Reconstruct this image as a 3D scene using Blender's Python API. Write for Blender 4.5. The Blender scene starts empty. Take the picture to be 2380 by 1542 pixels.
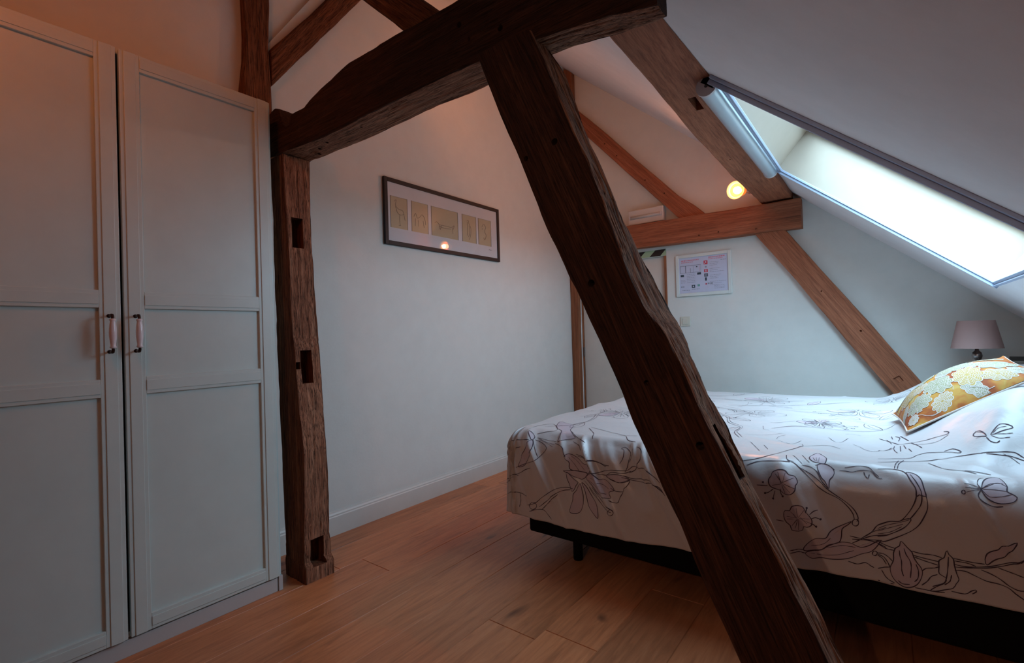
import bpy, bmesh, math, random
import numpy as np
from mathutils import Matrix, Vector

sc = bpy.context.scene
C = sc.collection
# ------------------------------------------------------------------ camera
FPX = 1126.119
cam_d = bpy.data.cameras.new('camera'); cam = bpy.data.objects.new('camera', cam_d); C.objects.link(cam)
cam_d.sensor_width = 36.0; cam_d.lens = FPX / 2380 * 36.0; cam_d.clip_start = .02
right = Vector((0.79148662, 0.61044712, -0.03005394))
down = Vector((-0.02927416, -0.01125248, -0.99950808))
fwd = Vector((-0.61048501, 0.79197708, 0.00896414))
m = Matrix.Identity(4)
for i in range(3):
    m[i][0] = right[i]; m[i][1] = -down[i]; m[i][2] = -fwd[i]
m[2][3] = 1.05
cam.matrix_world = m
sc.camera = cam
# ------------------------------------------------------------------ view, world
sc.view_settings.view_transform = 'Standard'; sc.view_settings.look = 'None'
sc.view_settings.gamma = 1.0; sc.view_settings.use_curve_mapping = False
sc.view_settings.exposure = 0.2
sc.cycles.use_denoising = True
sc.cycles.max_bounces = 10; sc.cycles.diffuse_bounces = 7
sc.cycles.sample_clamp_indirect = 6.0
sc.cycles.caustics_reflective = False; sc.cycles.caustics_refractive = False
wd = bpy.data.worlds.new('overcast_sky'); sc.world = wd; wd.use_nodes = True
bg = wd.node_tree.nodes['Background']
# overcast sky with a broad bright patch of cloud overhead
wn = wd.node_tree; tcw = wn.nodes.new('ShaderNodeTexCoord'); nrm_ = wn.nodes.new('ShaderNodeVectorMath'); nrm_.operation = 'NORMALIZE'
dot_ = wn.nodes.new('ShaderNodeVectorMath'); dot_.operation = 'DOT_PRODUCT'; dot_.inputs[1].default_value = Vector((-.10, -.50, 1.0)).normalized()
rmp_ = wn.nodes.new('ShaderNodeValToRGB'); rmp_.color_ramp.interpolation = 'EASE'
rmp_.color_ramp.elements[0].position = .72; rmp_.color_ramp.elements[0].color = (.175, .265, .345, 1)
rmp_.color_ramp.elements[1].position = .985; rmp_.color_ramp.elements[1].color = (.58, .90, 1.15, 1)
sep_ = wn.nodes.new('ShaderNodeSeparateXYZ'); el_ = wn.nodes.new('ShaderNodeValToRGB'); ml_ = wn.nodes.new('ShaderNodeMix'); ml_.data_type = 'RGBA'; ml_.blend_type = 'MULTIPLY'; ml_.inputs[0].default_value = 1
el_.color_ramp.elements[0].position = .0; el_.color_ramp.elements[0].color = (.03, .028, .022, 1)     # roofs and ground below the horizon
el_.color_ramp.elements[1].position = .06; el_.color_ramp.elements[1].color = (1, 1, 1, 1)
wn.links.new(tcw.outputs['Generated'], nrm_.inputs[0]); wn.links.new(nrm_.outputs[0], dot_.inputs[0]); wn.links.new(dot_.outputs['Value'], rmp_.inputs[0])
wn.links.new(nrm_.outputs[0], sep_.inputs[0]); wn.links.new(sep_.outputs[2], el_.inputs[0]); wn.links.new(rmp_.outputs[0], ml_.inputs[6]); wn.links.new(el_.outputs[0], ml_.inputs[7]); wn.links.new(ml_.outputs[2], bg.inputs[0])
bg.inputs[1].default_value = 24.0
# roof plane: z = 1.606 - .845 x
RS = .845; RZ = 1.606
def rz(x): return RZ - RS * x
rlen = math.hypot(1, RS)
RN = Vector((RS / rlen, 0, 1 / rlen)); RU = Vector((-1 / rlen, 0, RS / rlen))     # outward normal, upslope
SKX0, SKX1, SKY0, SKY1 = -.480, .425, 1.99, 3.29; SKD = .24
pl = bpy.data.lights.new('skylight_portal', 'AREA'); pl.shape = 'RECTANGLE'
pl.size = (SKX1 - SKX0) * rlen; pl.size_y = SKY1 - SKY0; pl.cycles.is_portal = True
plo = bpy.data.objects.new('skylight_portal', pl); C.objects.link(plo)
pc = Vector(((SKX0 + SKX1) / 2, (SKY0 + SKY1) / 2, rz((SKX0 + SKX1) / 2))) + RN * (SKD + .06)
pm = Matrix.Identity(4)
for i in range(3):
    pm[i][0] = -RU[i]; pm[i][1] = (0, 1, 0)[i]; pm[i][2] = RN[i]; pm[i][3] = pc[i]
plo.matrix_world = pm

# ------------------------------------------------------------------ numeric noise
def _h(i, j, k, s):
    n = (i * 374761393 + j * 668265263 + k * 2147483647 + s * 1274126177) & 0xffffffff
    n = ((n ^ (n >> 13)) * 1274126177) & 0xffffffff
    n = ((n ^ (n >> 16)) * 2246822519) & 0xffffffff
    return (n & 0xffff) / 32767.5 - 1.0
def vn(x, y, z, s=0):
    x, y, z = np.broadcast_arrays(np.asarray(x, float), np.asarray(y, float), np.asarray(z, float))
    i, j, k = np.floor(x).astype(np.int64), np.floor(y).astype(np.int64), np.floor(z).astype(np.int64)
    f, g, h = x - i, y - j, z - k
    f = f * f * f * (f * (f * 6 - 15) + 10); g = g * g * g * (g * (g * 6 - 15) + 10); h = h * h * h * (h * (h * 6 - 15) + 10)
    r = 0
    for a in (0, 1):
        for b in (0, 1):
            for c in (0, 1):
                w = (f if a else 1 - f) * (g if b else 1 - g) * (h if c else 1 - h)
                r = r + w * _h(i + a, j + b, k + c, s)
    return r
def fbm(x, y, z, s=0, o=3):
    r = 0; a = 1.0
    for q in range(o):
        r = r + a * vn(x * 2 ** q, y * 2 ** q, z * 2 ** q, s + q); a *= .5
    return r
def sst(t): t = np.clip(t, 0, 1); return t * t * (3 - 2 * t)

# ------------------------------------------------------------------ duvet surface
DX0, DX1, DY0, DY1, DR = -1.41, .64, 1.93, 3.60, .095
def d_top(x, y):
    z = .605 + .010 * fbm(x * 2.2, y * 2.2, 0, 5, 2)
    b = sst((x + .06) / .46) * sst((y - 1.92) / .42)
    z = z + .215 * b
    z = z + .012 * np.exp(-((x - .22 - .4 * (y - 2.0)) / .05) ** 2) * sst((y - 1.9) / .1) * (1 - sst((y - 2.25) / .3))
    z = z + .006 * (1 - np.abs(vn(x * 2.5 + y * 4, y * 1.5, 3.3, 9))) ** 4
    z = z + .018 * sst((x - .05) / .3) * vn(x * 5 - y * 3, y * 7, 1.7, 4) * sst((y - 1.92) / .1)
    return z
def d_max(u, near=True):
    return .455 - (.075 * sst((u + 1.3) / 1.6) if near else 0.0)
def duvet(u, v):
    u = np.asarray(u, float); v = np.asarray(v, float)
    cx = np.maximum(u, DX0); cy = np.clip(v, DY0, DY1)
    du = u - cx; dv = v - cy
    d = np.hypot(du, dv); dd = np.maximum(d, 1e-9)
    nx, ny = du / dd, dv / dd
    th = np.minimum(d / DR, math.pi / 2)
    extra = np.maximum(d - DR * math.pi / 2, 0)
    flare = .035 * extra
    out = DR * np.sin(th) + flare
    drop = DR * (1 - np.cos(th)) + extra
    top = d_top(cx, cy)
    along = cx * (1 - np.abs(nx)) + cy * 1.0 * np.abs(nx) + np.arctan2(ny, nx) * .12
    w = sst(d / .07)
    dec = 1 - .66 * sst((d - .17) / .26)
    sk = along - drop * .55
    f1 = 1.14 - np.sqrt(vn(sk * 7.5, drop * 1.5, .3, 21) ** 2 + .02); f1 = np.clip(f1, 0, 1) ** 4
    f2 = 1.14 - np.sqrt(vn(sk * 12 + 4, drop * 2.0, 1.3, 31) ** 2 + .02); f2 = np.clip(f2, 0, 1) ** 5
    f3 = vn(along * 2.6, drop * 2, 2.2, 41)
    off = w * dec * (1 - .93 * np.abs(nx)) * (.036 * f1 + .017 * f2 - .016) + w * .012 * f3
    out = out + off * (.35 + .65 * np.sin(th))
    hem = sst((d - .395) / .05)
    out = out - .0 * hem
    z = top - drop + off * np.cos(th) * .5
    return np.stack([cx + nx * out, cy + ny * out, z], -1)
# ------------------------------------------------------------------ end duvet surface

# ------------------------------------------------------------------ materials
def new_mat(name):
    mt = bpy.data.materials.new(name); mt.use_nodes = True
    nt = mt.node_tree; b = nt.nodes['Principled BSDF']
    return mt, nt, b
def N(nt, t, **kw):
    n = nt.nodes.new(t)
    for k, v in kw.items():
        if hasattr(n, k) and not k.startswith('i_'): setattr(n, k, v)
    return n
def coords(nt, scale=(1, 1, 1), kind='Object'):
    tc = N(nt, 'ShaderNodeTexCoord'); mp = N(nt, 'ShaderNodeMapping')
    nt.links.new(tc.outputs[kind], mp.inputs[0]); mp.inputs['Scale'].default_value = scale
    return mp.outputs[0]
def noise(nt, vec, scale, detail=4, rough=.6, dist=0):
    n = N(nt, 'ShaderNodeTexNoise'); nt.links.new(vec, n.inputs['Vector'])
    n.inputs['Scale'].default_value = scale; n.inputs['Detail'].default_value = detail
    n.inputs['Roughness'].default_value = rough; n.inputs['Distortion'].default_value = dist
    return n.outputs['Fac']
def ramp(nt, fac, stops):
    r = N(nt, 'ShaderNodeValToRGB'); nt.links.new(fac, r.inputs[0])
    e = r.color_ramp.elements
    while len(e) < len(stops): e.new(.5)
    for el, (p, c) in zip(e, stops):
        el.position = p; el.color = (*c, 1) if len(c) == 3 else c
    return r.outputs[0]
def mixc(nt, fac, a, b, mode='MIX'):
    n = N(nt, 'ShaderNodeMix'); n.data_type = 'RGBA'; n.blend_type = mode
    for s, v in ((n.inputs[0], fac), (n.inputs[6], a), (n.inputs[7], b)):
        if hasattr(v, 'links'): nt.links.new(v, s)
        elif isinstance(v, (int, float)): s.default_value = v
        else: s.default_value = (*v, 1)
    return n.outputs[2]
def bump(nt, bsdf, h, strength, dist=.002):
    n = N(nt, 'ShaderNodeBump'); nt.links.new(h, n.inputs['Height'])
    n.inputs['Strength'].default_value = strength; n.inputs['Distance'].default_value = dist
    nt.links.new(n.outputs[0], bsdf.inputs['Normal'])
def plain(name, col, rough=.5, metal=0.0, bumps=None, spec=.5):
    mt, nt, b = new_mat(name)
    v = coords(nt)
    nz = noise(nt, v, 9, 3)
    lo = tuple(c * .95 for c in col)
    nt.links.new(ramp(nt, nz, [(.3, lo), (.7, col)]), b.inputs['Base Color'])
    b.inputs['Roughness'].default_value = rough; b.inputs['Metallic'].default_value = metal
    b.inputs['Specular IOR Level'].default_value = spec
    if bumps: bump(nt, b, noise(nt, v, bumps[0], 4), bumps[1], bumps[2])
    return mt
def wood(name, dark, mid, light, rough=.72, bs=.6, gs=55.0, speckle=.5):
    mt, nt, b = new_mat(name)
    v = coords(nt, (1, 1, .026)); v2 = coords(nt, (1, 1, .25)); v3 = coords(nt, (1, 1, .045))
    g = noise(nt, v, gs, 6, .65, .4); g2 = noise(nt, v3, gs * 3.4, 5, .75, .3)
    p = noise(nt, v2, 4.5, 4, .6, .6)
    c1 = ramp(nt, g, [(.30, dark), (.50, mid), (.68, light)])
    c2 = ramp(nt, p, [(.30, tuple(c * .55 for c in mid)), (.55, mid), (.75, light)])
    c = mixc(nt, .45, c1, c2)
    cr = ramp(nt, g2, [(.38, (0.10, .08, .07)), (.50, (.85, .85, .85)), (.62, (1.35, 1.3, 1.25))])
    c = mixc(nt, speckle, c, cr, 'MULTIPLY')
    nt.links.new(c, b.inputs['Base Color'])
    b.inputs['Roughness'].default_value = rough
    b.inputs['Specular IOR Level'].default_value = .28
    a = N(nt, 'ShaderNodeMath'); a.operation = 'ADD'
    nt.links.new(g, a.inputs[0]); nt.links.new(g2, a.inputs[1])
    bump(nt, b, a.outputs[0], bs, .006)
    return mt
def emit(name, col, st):
    mt, nt, b = new_mat(name)
    b.inputs['Base Color'].default_value = (*col, 1)
    b.inputs['Emission Color'].default_value = (*col, 1); b.inputs['Emission Strength'].default_value = st
    return mt
M = {}
M['plaster'] = plain('cream_plaster', (.65, .665, .635), .85, 0, (60, .25, .002), .25)
M['ceil'] = plain('white_plaster', (.82, .785, .785), .85, 0, (50, .2, .002), .25)
M['reveal'] = plain('skylight_lining', (.43, .35, .27), .6)
M['trim'] = plain('painted_trim', (.62, .63, .60), .45)
M['ward'] = plain('sage_grey_lacquer', (.56, .655, .64), .36, 0, (120, .04, .001))
M['plinth'] = plain('pale_plinth', (.50, .50, .50), .4)
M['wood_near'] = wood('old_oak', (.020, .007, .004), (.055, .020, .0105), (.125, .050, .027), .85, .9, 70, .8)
M['wood_worn_lit'] = wood('worm_eaten_lit_oak', (.13, .05, .026), (.36, .165, .098), (.62, .36, .23), .9, 1.0, 80, .95)  # rough worm-eaten faces; extra paleness paints in the light falling on them
M['wood_post'] = wood('weathered_oak', (.05, .015, .007), (.17, .055, .022), (.34, .145, .07), .85, 1.0, 70, .85)
M['wood_red'] = wood('red_brown_oak', (.17, .055, .028), (.34, .120, .060), (.45, .175, .095), .7, .35, 45, .38)
M['wood_lintel'] = wood('door_frame_oak', (.13, .045, .02), (.27, .10, .045), (.36, .16, .08), .6, .3, 40, .3)
M['black'] = plain('black_bed_fabric', (.006, .006, .0065), .95, 0, (300, .2, .001), .1)
M['mattress'] = plain('mattress_ticking', (.5, .5, .52), .9)
M['bronze'] = plain('dark_bronze', (.05, .028, .024), .35, .8)
M['porcelain'] = plain('porcelain', (.72, .68, .72), .12)
M['frame_dark'] = plain('dark_stained_frame', (.010, .006, .008), .6)
M['frame_white'] = plain('white_frame', (.62, .68, .66), .4)
M['mat_white'] = plain('white_mount', (.66, .66, .70), .8)
M['paper'] = plain('cream_paper', (.52, .43, .29), .9)
M['ink'] = plain('ink', (.10, .08, .07), .8)
M['sheet'] = plain('printed_sheet', (.50, .55, .70), .7)
M['ptext'] = plain('grey_print', (.25, .28, .36), .8)
M['pred'] = plain('red_print', (.55, .05, .08), .8)
M['ppink'] = plain('pink_print', (.60, .24, .32), .8)
M['pdark'] = plain('dark_print', (.03, .05, .07), .8)
M['pgreen'] = plain('green_print', (.15, .35, .33), .8)
M['switch'] = plain('cream_plastic', (.58, .58, .50), .35)
M['white_pl'] = plain('white_plastic', (.62, .60, .57), .35)
M['diffuser'] = plain('frosted_plastic', (.55, .53, .50), .25)
M['glowstripe'] = plain('photoluminescent_green', (.36, .50, .31), .6)
M['blackstripe'] = plain('black_stripe', (.012, .01, .01), .6)
M['doorleaf'] = plain('cream_door_paint', (.60, .58, .53), .5)
M['alu'] = plain('grey_aluminium', (.43, .51, .66), .5, .1)
M['alu_dark'] = plain('dark_gasket', (.03, .032, .04), .6)
M['cap'] = plain('grey_end_cap', (.60, .56, .57), .6)
M['cassette'] = plain('pale_cassette', (.50, .58, .64), .35, .3)
M['shade'] = plain('mauve_linen', (.40, .255, .235), .9, 0, (400, .3, .001))
M['chrome'] = plain('brushed_metal', (.35, .33, .32), .25, .9)
M['rack'] = plain('dark_painted_wood', (.055, .05, .045), .6)
M['night'] = plain('bedside_white', (.5, .5, .5), .5)
M['lampbody'] = plain('black_lamp_metal', (.05, .03, .02), .4, .6)
M['bulb'] = emit('lit_bulb', (1.0, .66, .32), 16)
M['amber'] = emit('lit_amber_glass', (1.0, .22, .03), .8)
M['reflector'] = emit('lit_reflector', (1.0, .36, .04), .55)
M['rim'] = emit('lit_rim', (1.0, .72, .22), 1.3)
M['line'] = plain('drawn_line', (.05, .03, .05), .8)
M['petal'] = plain('mauve_wash', (.50, .43, .48), .6)
M['back'] = plain('lavender_backing', (.33, .29, .37), .8)
M['piping'] = plain('pale_piping', (.62, .55, .50), .7)
M['concrete'] = plain('dark_recess', (.01, .008, .007), .9)
# glass that shows what lies behind and mirrors lamps
def glass(name, rough=.0):
    mt, nt, b = new_mat(name); nt.nodes.remove(b)
    tr = N(nt, 'ShaderNodeBsdfTransparent'); gl = N(nt, 'ShaderNodeBsdfGlossy'); fr = N(nt, 'ShaderNodeFresnel'); mx = N(nt, 'ShaderNodeMixShader')
    tr.inputs[0].default_value = (.97, .98, .98, 1); gl.inputs['Roughness'].default_value = rough; fr.inputs[0].default_value = 1.5
    out = nt.nodes['Material Output']
    ge = N(nt, 'ShaderNodeNewGeometry'); ma = N(nt, 'ShaderNodeMath'); ma.operation = 'MULTIPLY_ADD'; ma.inputs[1].default_value = -1; ma.inputs[2].default_value = 1
    mu = N(nt, 'ShaderNodeMath'); mu.operation = 'MULTIPLY'
    nt.links.new(ge.outputs['Backfacing'], ma.inputs[0]); nt.links.new(ma.outputs[0], mu.inputs[0]); nt.links.new(fr.outputs[0], mu.inputs[1])
    nt.links.new(mu.outputs[0], mx.inputs[0]); nt.links.new(tr.outputs[0], mx.inputs[1]); nt.links.new(gl.outputs[0], mx.inputs[2]); nt.links.new(mx.outputs[0], out.inputs[0])
    return mt
M['glass'] = glass('clear_glass', .02)
# duvet satin
def duvet_mat():
    mt, nt, b = new_mat('white_satin_cotton')
    v = coords(nt)
    b.inputs['Base Color'].default_value = (.53, .515, .525, 1)
    b.inputs['Roughness'].default_value = .34
    b.inputs['Sheen Weight'].default_value = .15
    n = noise(nt, v, 14, 4, .55, .5)
    bump(nt, b, n, .25, .01)
    return mt
M['duvet'] = duvet_mat()
def cushion_mat():
    mt, nt, b = new_mat('floral_gold_print')
    v = coords(nt, (1, 1, .2))
    nd = N(nt, 'ShaderNodeTexNoise'); nt.links.new(v, nd.inputs['Vector']); nd.inputs['Scale'].default_value = 9; nd.inputs['Detail'].default_value = 3
    vm = N(nt, 'ShaderNodeVectorMath'); vm.operation = 'MULTIPLY_ADD'
    nt.links.new(nd.outputs['Color'], vm.inputs[0]); vm.inputs[1].default_value = (.20, .20, .04); nt.links.new(v, vm.inputs[2])
    base = noise(nt, vm.outputs[0], 8, 4, .55, .6)
    c = ramp(nt, base, [(.38, (.28, .055, .006)), (.48, (.42, .13, .012)), (.58, (.46, .25, .04)), (.68, (.46, .38, .13))])
    nt.links.new(c, b.inputs['Base Color']); b.inputs['Roughness'].default_value = .75
    return mt
M['cushion'] = cushion_mat()
M['lace'] = plain('pale_lace_print', (.56, .50, .46), .7)
M['medallion'] = plain('pale_green_print', (.30, .29, .17), .75)
M['medallion2'] = plain('pale_gold_print', (.42, .28, .08), .75)
def floor_mat():
    mt, nt, b = new_mat('oiled_oak_planks')
    uv = N(nt, 'ShaderNodeUVMap'); uv.uv_map = 'UVMap'
    mp = N(nt, 'ShaderNodeMapping'); nt.links.new(uv.outputs[0], mp.inputs[0]); mp.inputs['Scale'].default_value = (1, .09, 1)
    mp2 = N(nt, 'ShaderNodeMapping'); nt.links.new(uv.outputs[0], mp2.inputs[0]); mp2.inputs['Scale'].default_value = (1, .35, 1)
    at = N(nt, 'ShaderNodeAttribute'); at.attribute_name = 'tone'
    g = noise(nt, mp.outputs[0], 38, 6, .65, 1.2)
    p = noise(nt, mp2.outputs[0], 5, 4, .6, .8)
    kn = noise(nt, mp2.outputs[0], 9, 2, .5, .3)
    c1 = ramp(nt, g, [(.30, (.28, .105, .046)), (.52, (.52, .205, .09)), (.72, (.64, .29, .14))])
    c2 = ramp(nt, p, [(.3, (.34, .13, .06)), (.6, (.57, .225, .095))])
    c = mixc(nt, .4, c1, c2)
    c = mixc(nt, 1.0, c, ramp(nt, at.outputs['Fac'], [(0, (.82, .81, .80)), (1, (1.10, 1.05, 1.0))]), 'MULTIPLY')
    c = mixc(nt, ramp(nt, kn, [(.66, (0, 0, 0)), (.75, (.8, .8, .8))]), c, (.07, .03, .018))
    nt.links.new(c, b.inputs['Base Color'])
    b.inputs['Roughness'].default_value = .42; b.inputs['Specular IOR Level'].default_value = .4
    bump(nt, b, g, .18, .002)
    return mt
M['floor'] = floor_mat()

# ------------------------------------------------------------------ object helpers
def mesh_obj(name, verts, faces, mats, parent=None, mi=None, smooth=False, mw=None):
    me = bpy.data.meshes.new(name)
    me.from_pydata([tuple(map(float, v)) for v in verts], [], [tuple(map(int, f)) for f in faces]); me.update()
    for mt in (mats if isinstance(mats, (list, tuple)) else [mats]): me.materials.append(mt)
    if mi is not None: me.polygons.foreach_set('material_index', np.asarray(mi, dtype=np.int32))
    if smooth: me.polygons.foreach_set('use_smooth', np.ones(len(me.polygons), dtype=bool))
    o = bpy.data.objects.new(name, me); C.objects.link(o)
    if mw is not None: o.matrix_world = mw
    if parent: o.parent = parent
    return o
class MB:
    def __init__(s): s.v = []; s.f = []; s.mi = []
    def add(s, v, f, mi=0):
        o = len(s.v); s.v += [tuple(p) for p in v]; s.f += [tuple(i + o for i in q) for q in f]; s.mi += [mi] * len(f)
        return s
    def box(s, x0, x1, y0, y1, z0, z1, mi=0, bev=0.0):
        if bev <= 0:
            v = [(x, y, z) for x in (x0, x1) for y in (y0, y1) for z in (z0, z1)]
            f = [(0, 1, 3, 2), (4, 6, 7, 5), (0, 4, 5, 1), (2, 3, 7, 6), (0, 2, 6, 4), (1, 5, 7, 3)]
            return s.add(v, f, mi)
        bm = bmesh.new(); bmesh.ops.create_cube(bm, size=1)
        for q in bm.verts: q.co = Vector(((x0 + x1) / 2 + q.co.x * (x1 - x0), (y0 + y1) / 2 + q.co.y * (y1 - y0), (z0 + z1) / 2 + q.co.z * (z1 - z0)))
        bmesh.ops.bevel(bm, geom=bm.edges[:], offset=bev, segments=2, affect='EDGES', profile=.5)
        bm.verts.ensure_lookup_table(); bm.verts.index_update()
        s.add([q.co[:] for q in bm.verts], [[q.index for q in f.verts] for f in bm.faces], mi); bm.free()
        return s
    def tube(s, pts, rad, n=10, mi=0, cap=True):
        pts = [Vector(p) for p in pts]; r = rad if isinstance(rad, (list, tuple)) else [rad] * len(pts)
        prev = None; rings = []
        for i, p in enumerate(pts):
            d = (pts[min(i + 1, len(pts) - 1)] - pts[max(i - 1, 0)]).normalized()
            if prev is None:
                a = d.orthogonal().normalized()
            else:
                a = (prev - d * prev.dot(d)).normalized()
            prev = a; b = d.cross(a)
            rings.append([p + (a * math.cos(2 * math.pi * k / n) + b * math.sin(2 * math.pi * k / n)) * r[i] for k in range(n)])
        v = [q for ring in rings for q in ring]; f = []
        for i in range(len(pts) - 1):
            for k in range(n):
                f.append((i * n + k, i * n + (k + 1) % n, (i + 1) * n + (k + 1) % n, (i + 1) * n + k))
        if cap: f.append(tuple(reversed(range(n)))); f.append(tuple((len(pts) - 1) * n + k for k in range(n)))
        return s.add(v, f, mi)
    def lathe(s, prof, o=(0, 0, 0), axis=(0, 0, 1), n=32, mi=0, closed=False):
        ax = Vector(axis).normalized(); a = ax.orthogonal().normalized(); b = ax.cross(a); o = Vector(o)
        v = []; f = []
        for r, h in prof:
            for k in range(n):
                t = 2 * math.pi * k / n; v.append(o + ax * h + (a * math.cos(t) + b * math.sin(t)) * r)
        P = len(prof)
        for i in range(P - 1 + (1 if closed else 0)):
            j = (i + 1) % P
            for k in range(n): f.append((i * n + k, i * n + (k + 1) % n, j * n + (k + 1) % n, j * n + k))
        return s.add(v, f, mi)
    def build(s, name, mats, parent=None, smooth=False, mw=None):
        return mesh_obj(name, s.v, s.f, mats, parent, s.mi, smooth, mw)
def shade_auto(o, ang=35):
    me = o.data
    bm = bmesh.new(); bm.from_mesh(me)
    for e in bm.edges:
        e.smooth = not (len(e.link_faces) == 2 and e.calc_face_angle(0) > math.radians(ang))
    for f in bm.faces: f.smooth = True
    bm.to_mesh(me); bm.free()
def tag(o, label, cat, group=None, kind=None):
    if label: o['label'] = label
    if cat: o['category'] = cat
    if group: o['group'] = group
    if kind: o['kind'] = kind
    return o
def thing(name, loc, label, cat, group=None):
    o = bpy.data.objects.new(name, None); C.objects.link(o); o.location = loc; o.empty_display_size = .05
    return tag(o, label, cat, group)
def child(o, par):
    """parent keeping world placement (par is an unrotated Empty or an object at the origin)"""
    bpy.context.view_layer.update()
    o.parent = par; o.matrix_parent_inverse = par.matrix_world.inverted()
    return o
def struct(o): o['kind'] = 'structure'; return o

# ------------------------------------------------------------------ room shell
WX = -2.40; FY = 4.11; NY = -2.2; RX = 1.30; T = .12
struct(MB().box(WX - T, WX, NY - T, FY + .6, 0, rz(WX) + .02).build('wall_left', M['plaster']))
struct(MB().box(RX, RX + T, NY - T, FY + T, 0, rz(RX) - .001).build('wall_right', M['plaster']))
def gable(name, y, y2, door=None):
    xs = [WX, RX]; mb = MB()
    def prism(poly):
        n = len(poly); v = [(x, y, z) for x, z in poly] + [(x, y2, z) for x, z in poly]
        f = [tuple(range(n)), tuple(reversed(range(n, 2 * n)))] + [(i, i + n, (i + 1) % n + n, (i + 1) % n) for i in range(n)]
        mb.add(v, f)
    if door:
        a, b, h = door
        prism([(WX, 0), (a, 0), (a, h), (WX, h)])
        prism([(WX, h), (b, h), (b, rz(b)), (WX, rz(WX))])
        prism([(b, 0), (RX, 0), (RX, rz(RX)), (b, rz(b))])
    else:
        prism([(WX, 0), (RX, 0), (RX, rz(RX)), (WX, rz(WX))])
    return struct(mb.build(name, M['plaster']))
DA, DB, DH = -2.325, -1.472, 1.70
gable('wall_back', FY, FY + T, (DA, DB, DH))
gable('wall_front', NY, NY - T)
# sloping ceiling slab with the skylight shaft cut through it
def slab():
    mb = MB(); xs = [WX - .15, SKX0, SKX1, RX + T]; ys = [NY - T, SKY0, SKY1, FY + T]
    def P(x, y, d): return (Vector((x, y, rz(x))) + RN * d)[:]
    for i in range(3):
        for j in range(3):
            if i == 1 and j == 1: continue
            q = [P(xs[i], ys[j], 0), P(xs[i + 1], ys[j], 0), P(xs[i + 1], ys[j + 1], 0), P(xs[i], ys[j + 1], 0)]
            w = [P(xs[i], ys[j], SKD), P(xs[i + 1], ys[j], SKD), P(xs[i + 1], ys[j + 1], SKD), P(xs[i], ys[j + 1], SKD)]
            mb.add(q, [(3, 2, 1, 0)]); mb.add(w, [(0, 1, 2, 3)])
    c = [(SKX0, SKY0), (SKX1, SKY0), (SKX1, SKY1), (SKX0, SKY1)]
    for k in range(4):
        a, b = c[k], c[(k + 1) % 4]
        mb.add([P(*a, 0), P(*b, 0), P(*b, SKD), P(*a, SKD)], [(0, 1, 2, 3)], 1)
    e = [(xs[0], ys[0]), (xs[3], ys[0]), (xs[3], ys[3]), (xs[0], ys[3])]
    for k in range(4):
        a, b = e[k], e[(k + 1) % 4]
        mb.add([P(*a, 0), P(*a, SKD), P(*b, SKD), P(*b, 0)], [(0, 1, 2, 3)])
    return struct(mb.build('ceiling', [M['ceil'], M['reveal']]))
slab()
# roof window: local frame helper; a = downslope, b = +Y, c = outward
def roof_mw(x, y, d=0.0):
    o = Vector((x, y, rz(x))) + RN * d; mm = Matrix.Identity(4)
    for i in range(3):
        mm[i][0] = -RU[i]; mm[i][1] = (0, 1, 0)[i]; mm[i][2] = RN[i]; mm[i][3] = o[i]
    return mm
SL = (SKX1 - SKX0) * rlen; SWd = SKY1 - SKY0
win = bpy.data.objects.new('window_1', None); C.objects.link(win); struct(win)
def rect_frame(mb, L, W, w, z0, z1, mi=0, bev=.003):
    mb.box(0, w, 0, W, z0, z1, mi, bev); mb.box(L - w, L, 0, W, z0, z1, mi, bev)
    mb.box(w, L - w, 0, w, z0, z1, mi, bev); mb.box(w, L - w, W - w, W, z0, z1, mi, bev)
    return mb
child(rect_frame(MB(), SL + .08, SWd + .08, .07, 0, .05).build('window_frame', M['trim'], mw=roof_mw(SKX0, SKY0, SKD) @ Matrix.Translation((-.04, -.04, 0))), win)
child(MB().box(.03, SL - .03, .03, SWd - .03, .02, .026).build('glass_pane', M['glass'], mw=roof_mw(SKX0, SKY0, SKD)), win)

# insect screen: cassette tube across the top, rails down both sides, bar at the bottom
scr = thing('insect_screen', (SKX0, SKY0, rz(SKX0)), 'grey aluminium insect screen frame around the skylight, with pale roller cassette at its top', 'insect screen')
mw0 = roof_mw(SKX0, SKY0, 0)
def rail(y0, y1):
    mb = MB()
    L = SL + .03
    mb.box(-.03, L, y0, y1, -.012, 0, 0, .002)
    s = y1 - y0
    mb.box(-.03, L, y0 + s * .30, y0 + s * .46, -.030, -.012, 0, .002)
    mb.box(-.03, L, y0 + s * .80, y1, -.022, -.012, 0, .002)
    mb.box(-.03, L, y0 + s * .47, y0 + s * .79, -.0135, -.012, 1)
    return mb
child(rail(-.045, .006).build('rail', [M['alu'], M['alu_dark']], mw=mw0), scr)
mb = MB(); L = SL + .03
mb.box(-.03, L, SWd - .004, SWd + .03, -.012, 0, 0, .002).box(-.03, L, SWd + .004, SWd + .012, -.026, -.012, 0, .002)
child(mb.build('rail', [M['alu'], M['alu_dark']], mw=mw0), scr)
mb = MB(); mb.box(SL - .002, SL + .03, -.03, SWd + .025, -.012, 0, 0, .002).box(SL + .012, SL + .022, -.03, SWd + .025, -.024, -.012, 0, .002)
child(mb.build('bottom_bar', M['alu'], mw=mw0), scr)
mb = MB().lathe([(.0, 0), (.036, 0), (.036, SWd + .012), (0, SWd + .012)], (-.030, -.006, -.038), (0, 1, 0), 40)
o = mb.build('cassette', M['cassette'], mw=mw0); shade_auto(o); child(o, scr)
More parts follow.
